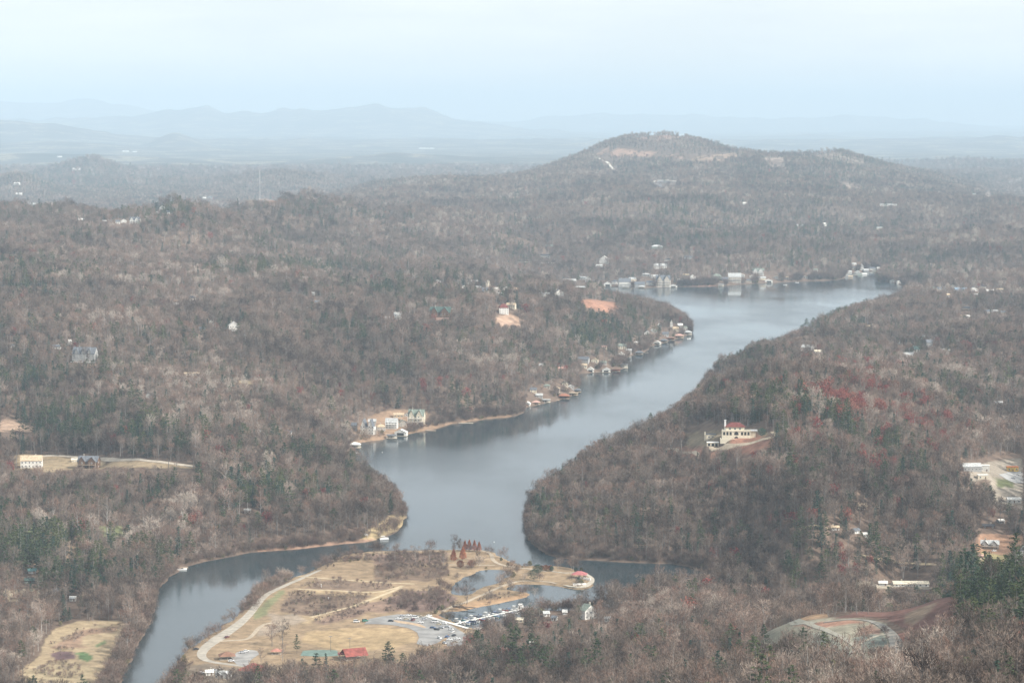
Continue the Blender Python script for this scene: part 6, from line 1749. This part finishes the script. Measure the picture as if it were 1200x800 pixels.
for px, py, hp, lb, kind_, sx in ((348, 766, 24, 'dark shaggy evergreen between the bare trees and the teal court', 'pine', .8), (455, 784, 34, 'big dark pine rising in front of the dry sports field', 'pine', 1.15), (604, 790, 58, 'huge round-crowned pine below the marina, left one', 'pine', 1.2), (622, 792, 52, 'huge round-crowned pine below the marina, right one', 'pine', 1.15), (560, 775, 38, 'dark pine at the lower right of the marina lot', 'pine', 1.2), (578, 800, 34, 'narrow green spruce in front of the huge pines', 'hemlock', 1), (918, 790, 34, 'dark spruce left of the hydroseeded slope', 'hemlock', 1.1), (981, 783, 20, 'small dark pine below the graded pad', 'pine', 1.2), (371, 798, 34, 'green pine beside the bright red pavilion', 'pine', 1.2), (354, 800, 30, 'spruce at the bottom edge left of the other spruce', 'hemlock', 1.2), (382, 800, 36, 'spruce at the bottom edge right of the other spruce', 'hemlock', 1.1), (895, 760, 30, 'thin green pine at the left end of the graded pad', 'pine', 1.0), (1040, 798, 26, 'rounded green pine at the foot of the new road', 'pine', 1.6), (888, 728, 22, 'young pine standing just behind the graded pad', 'pine', 1), (858, 700, 14, 'dark round pine in the bare woods near the river arm', 'pine', 1.5), (1028, 331, 11, 'tall dark pine on the little spit at the lake end', 'pine', 1.3), (1033, 330, 9, 'lower dark pine on the little spit at the lake end', 'pine', 1.5), (940, 392, 12, 'dark pine at the left edge of the lakeside clump', 'pine', 1.5), (945, 390, 17, 'tallest dark pine of the lakeside clump', 'pine', 1.6), (953, 387, 15, 'dark pine at the right edge of the lakeside clump', 'pine', 1.6), (843, 435, 15, 'bushy dark pine on the wooded point by its boathouse', 'pine', 1.6), (852, 432, 12, 'second dark pine on the wooded point by its boathouse', 'pine', 1.6)):
    tc_ = pine_meshes(int(px), 20, 4.4 if kind_ == 'pine' else 3.3, low=.28 if kind_ == 'pine' else .1, n=900, kind=kind_)
    lone_tree(tc_, (BARK, PINE if kind_ == 'pine' else HEML), px, py, hp, 20, 'pine_tree' if kind_ == 'pine' else 'spruce_tree', lb, 'pine' if kind_ == 'pine' else 'spruce', None, sx)

# ------------------------------------------------------------------ brush and waterside scrub
def scrub():
    P = []
    # along every shore
    n = 900000
    y = np.sqrt(RNG.uniform(1600 ** 2, 6400 ** 2, n)); u = RNG.uniform(-.225, .225, n); x = u * y
    D = sample(DD, x, y)
    px, py = project(x, y, gz(x, y))
    park = inside(PARK, px, py)
    k = (D > -.6) & (D < 8.5) & (~park | (RNG.random(n) < .10))
    k &= ~((px > 405) & (px < 520) & (py > 485) & (py < 530) & (RNG.random(n) < .6))
    k &= ~((px > 425) & (px < 478) & (py > 604) & (py < 640) & (RNG.random(n) < .8))
    for hx0, hx1, hy0, hy1, dist, kp in HOUSE_BOXES: k &= ~((px > hx0 - 1) & (px < hx1 + 1) & (py > hy0) & (py < hy1 + 4) & (y < dist + 10))
    P.append((x[k], y[k], np.where(D[k] < 4, .8, 1.0) * RNG.uniform(.7, 1.7, k.sum()) * np.clip(y[k] / 2800, 1, 1.9)))
    # brushy ground in the park and in the left meadow
    BR = [[(352, 690), (372, 681), (400, 680), (455, 684), (462, 689), (430, 693), (390, 691)], [(328, 716), (335, 700), (348, 694), (400, 697), (436, 697), (420, 708), (400, 716), (372, 722), (345, 721)],
        [(366, 728), (390, 720), (430, 706), (455, 701), (480, 698), (500, 700), (470, 716), (430, 718), (400, 728), (380, 732)], [(440, 666), (470, 662), (523, 663), (527, 674), (500, 681), (440, 681)], [(420, 652), (440, 649), (525, 648), (523, 660), (441, 661), (405, 660)],
        [(450, 704), (475, 693), (520, 691), (530, 701), (515, 714), (480, 718)], [(560, 705), (565, 697), (600, 695), (600, 700)], [(600, 662), (612, 666), (625, 664), (604, 655), (590, 652)], [(656, 686), (662, 680), (676, 676), (688, 678), (690, 684), (676, 688)],
        [(58, 757), (80, 748), (92, 738), (128, 733), (146, 731), (132, 741), (100, 744), (92, 756), (60, 760)], [(58, 766), (70, 762), (86, 763), (88, 770), (66, 774)], [(40, 790), (60, 778), (90, 778), (100, 795), (40, 800)],
        [(205, 800), (200, 785), (214, 770), (228, 780), (240, 790), (230, 800)], [(380, 668), (400, 652), (425, 650), (420, 662)], [(890, 744), (920, 742), (955, 746), (985, 765), (960, 775), (900, 765)], [(1000, 748), (1025, 742), (1042, 748), (1044, 764), (1015, 766)], [(300, 690), (296, 712), (286, 722), (278, 726), (290, 705)]]
    for q, poly in enumerate(BR):
        W_ = plan(poly, 1.2 if q < 14 else 90); lo, hi = W_.min(0), W_.max(0)
        m_ = int((hi[0] - lo[0]) * (hi[1] - lo[1]) / (6.5 if q not in (14, 15) else 16))
        bx, by = RNG.uniform(lo[0], hi[0], m_), RNG.uniform(lo[1], hi[1], m_)
        kk = inside(W_, bx, by) & (sample(DD, bx, by) > 1)
        kk &= RNG.random(m_) < (-.08 + .95 * vnoise(bx / 12, by / 12, 15))
        P.append((bx[kk], by[kk], RNG.uniform(.18, .5, kk.sum()) * (1.5 if q in (3, 4, 5, 13) else 1)))
    # undergrowth at the feet of the nearer woods
    i = np.where((FOREST['Y'] < 3600) & (RNG.random(len(FOREST['X'])) < .55))[0]
    P.append((FOREST['X'][i] + RNG.uniform(-4, 4, len(i)), FOREST['Y'][i] + RNG.uniform(-4, 4, len(i)), RNG.uniform(.5, 1.2, len(i))))
    X = np.concatenate([p[0] for p in P]); Y = np.concatenate([p[1] for p in P]); S_ = np.concatenate([p[2] for p in P])
    k = sample(DD, X, Y) > -.7
    X, Y, S_ = X[k], Y[k], S_[k]
    print('scrub', len(X))
    v = np.where(RNG.random(len(X)) < .10, 2, RNG.integers(0, 2, len(X)))
    pts = dict(X=X, Y=Y, Z=gz(X, Y) - .1, s=S_, v=v)
    g = cone_tree_meshes(900, 3.4, 1.5, True, 150, .5)
    scatter('scrub', pts, [both('scrub', SHRUB[0], [BARK, TWIG]), both('scrub', SHRUB[1], [BARK, BRUSH]), both('scrub', g, [BARK, SCRUBG])], 'low bare brush along the shores and over the park embankments', 'brush')
BRUSH = tree_mat('brush', [(0.0, (0.10, 0.06, 0.055)), (0.5, (0.17, 0.12, 0.10)), (1.0, (0.28, 0.21, 0.15))])
SCRUBG = tree_mat('scrub_green', [(0.0, (0.08, 0.08, 0.045)), (0.5, (0.13, 0.12, 0.06)), (1.0, (0.2, 0.16, 0.08))])
scrub()

# ------------------------------------------------------------------ haze
hz = MB()
hz.box(-33000, 33000, -400, 90000, -75, 1080)
hm = bpy.data.materials.new('haze'); hm.use_nodes = True
t = hm.node_tree; t.nodes.clear()
ho = t.nodes.new('ShaderNodeOutputMaterial'); hv = t.nodes.new('ShaderNodeVolumePrincipled')
hv.inputs['Color'].default_value = (0.58, 0.74, 0.88, 1)
hv.inputs['Density'].default_value = 4.4e-5
hv.inputs['Anisotropy'].default_value = -0.1
t.links.new(hv.outputs[0], ho.inputs['Volume'])
haze = hz.build('haze', hm)
tag(haze, 'thin pale blue haze lying over the valley', 'haze', kind='stuff')
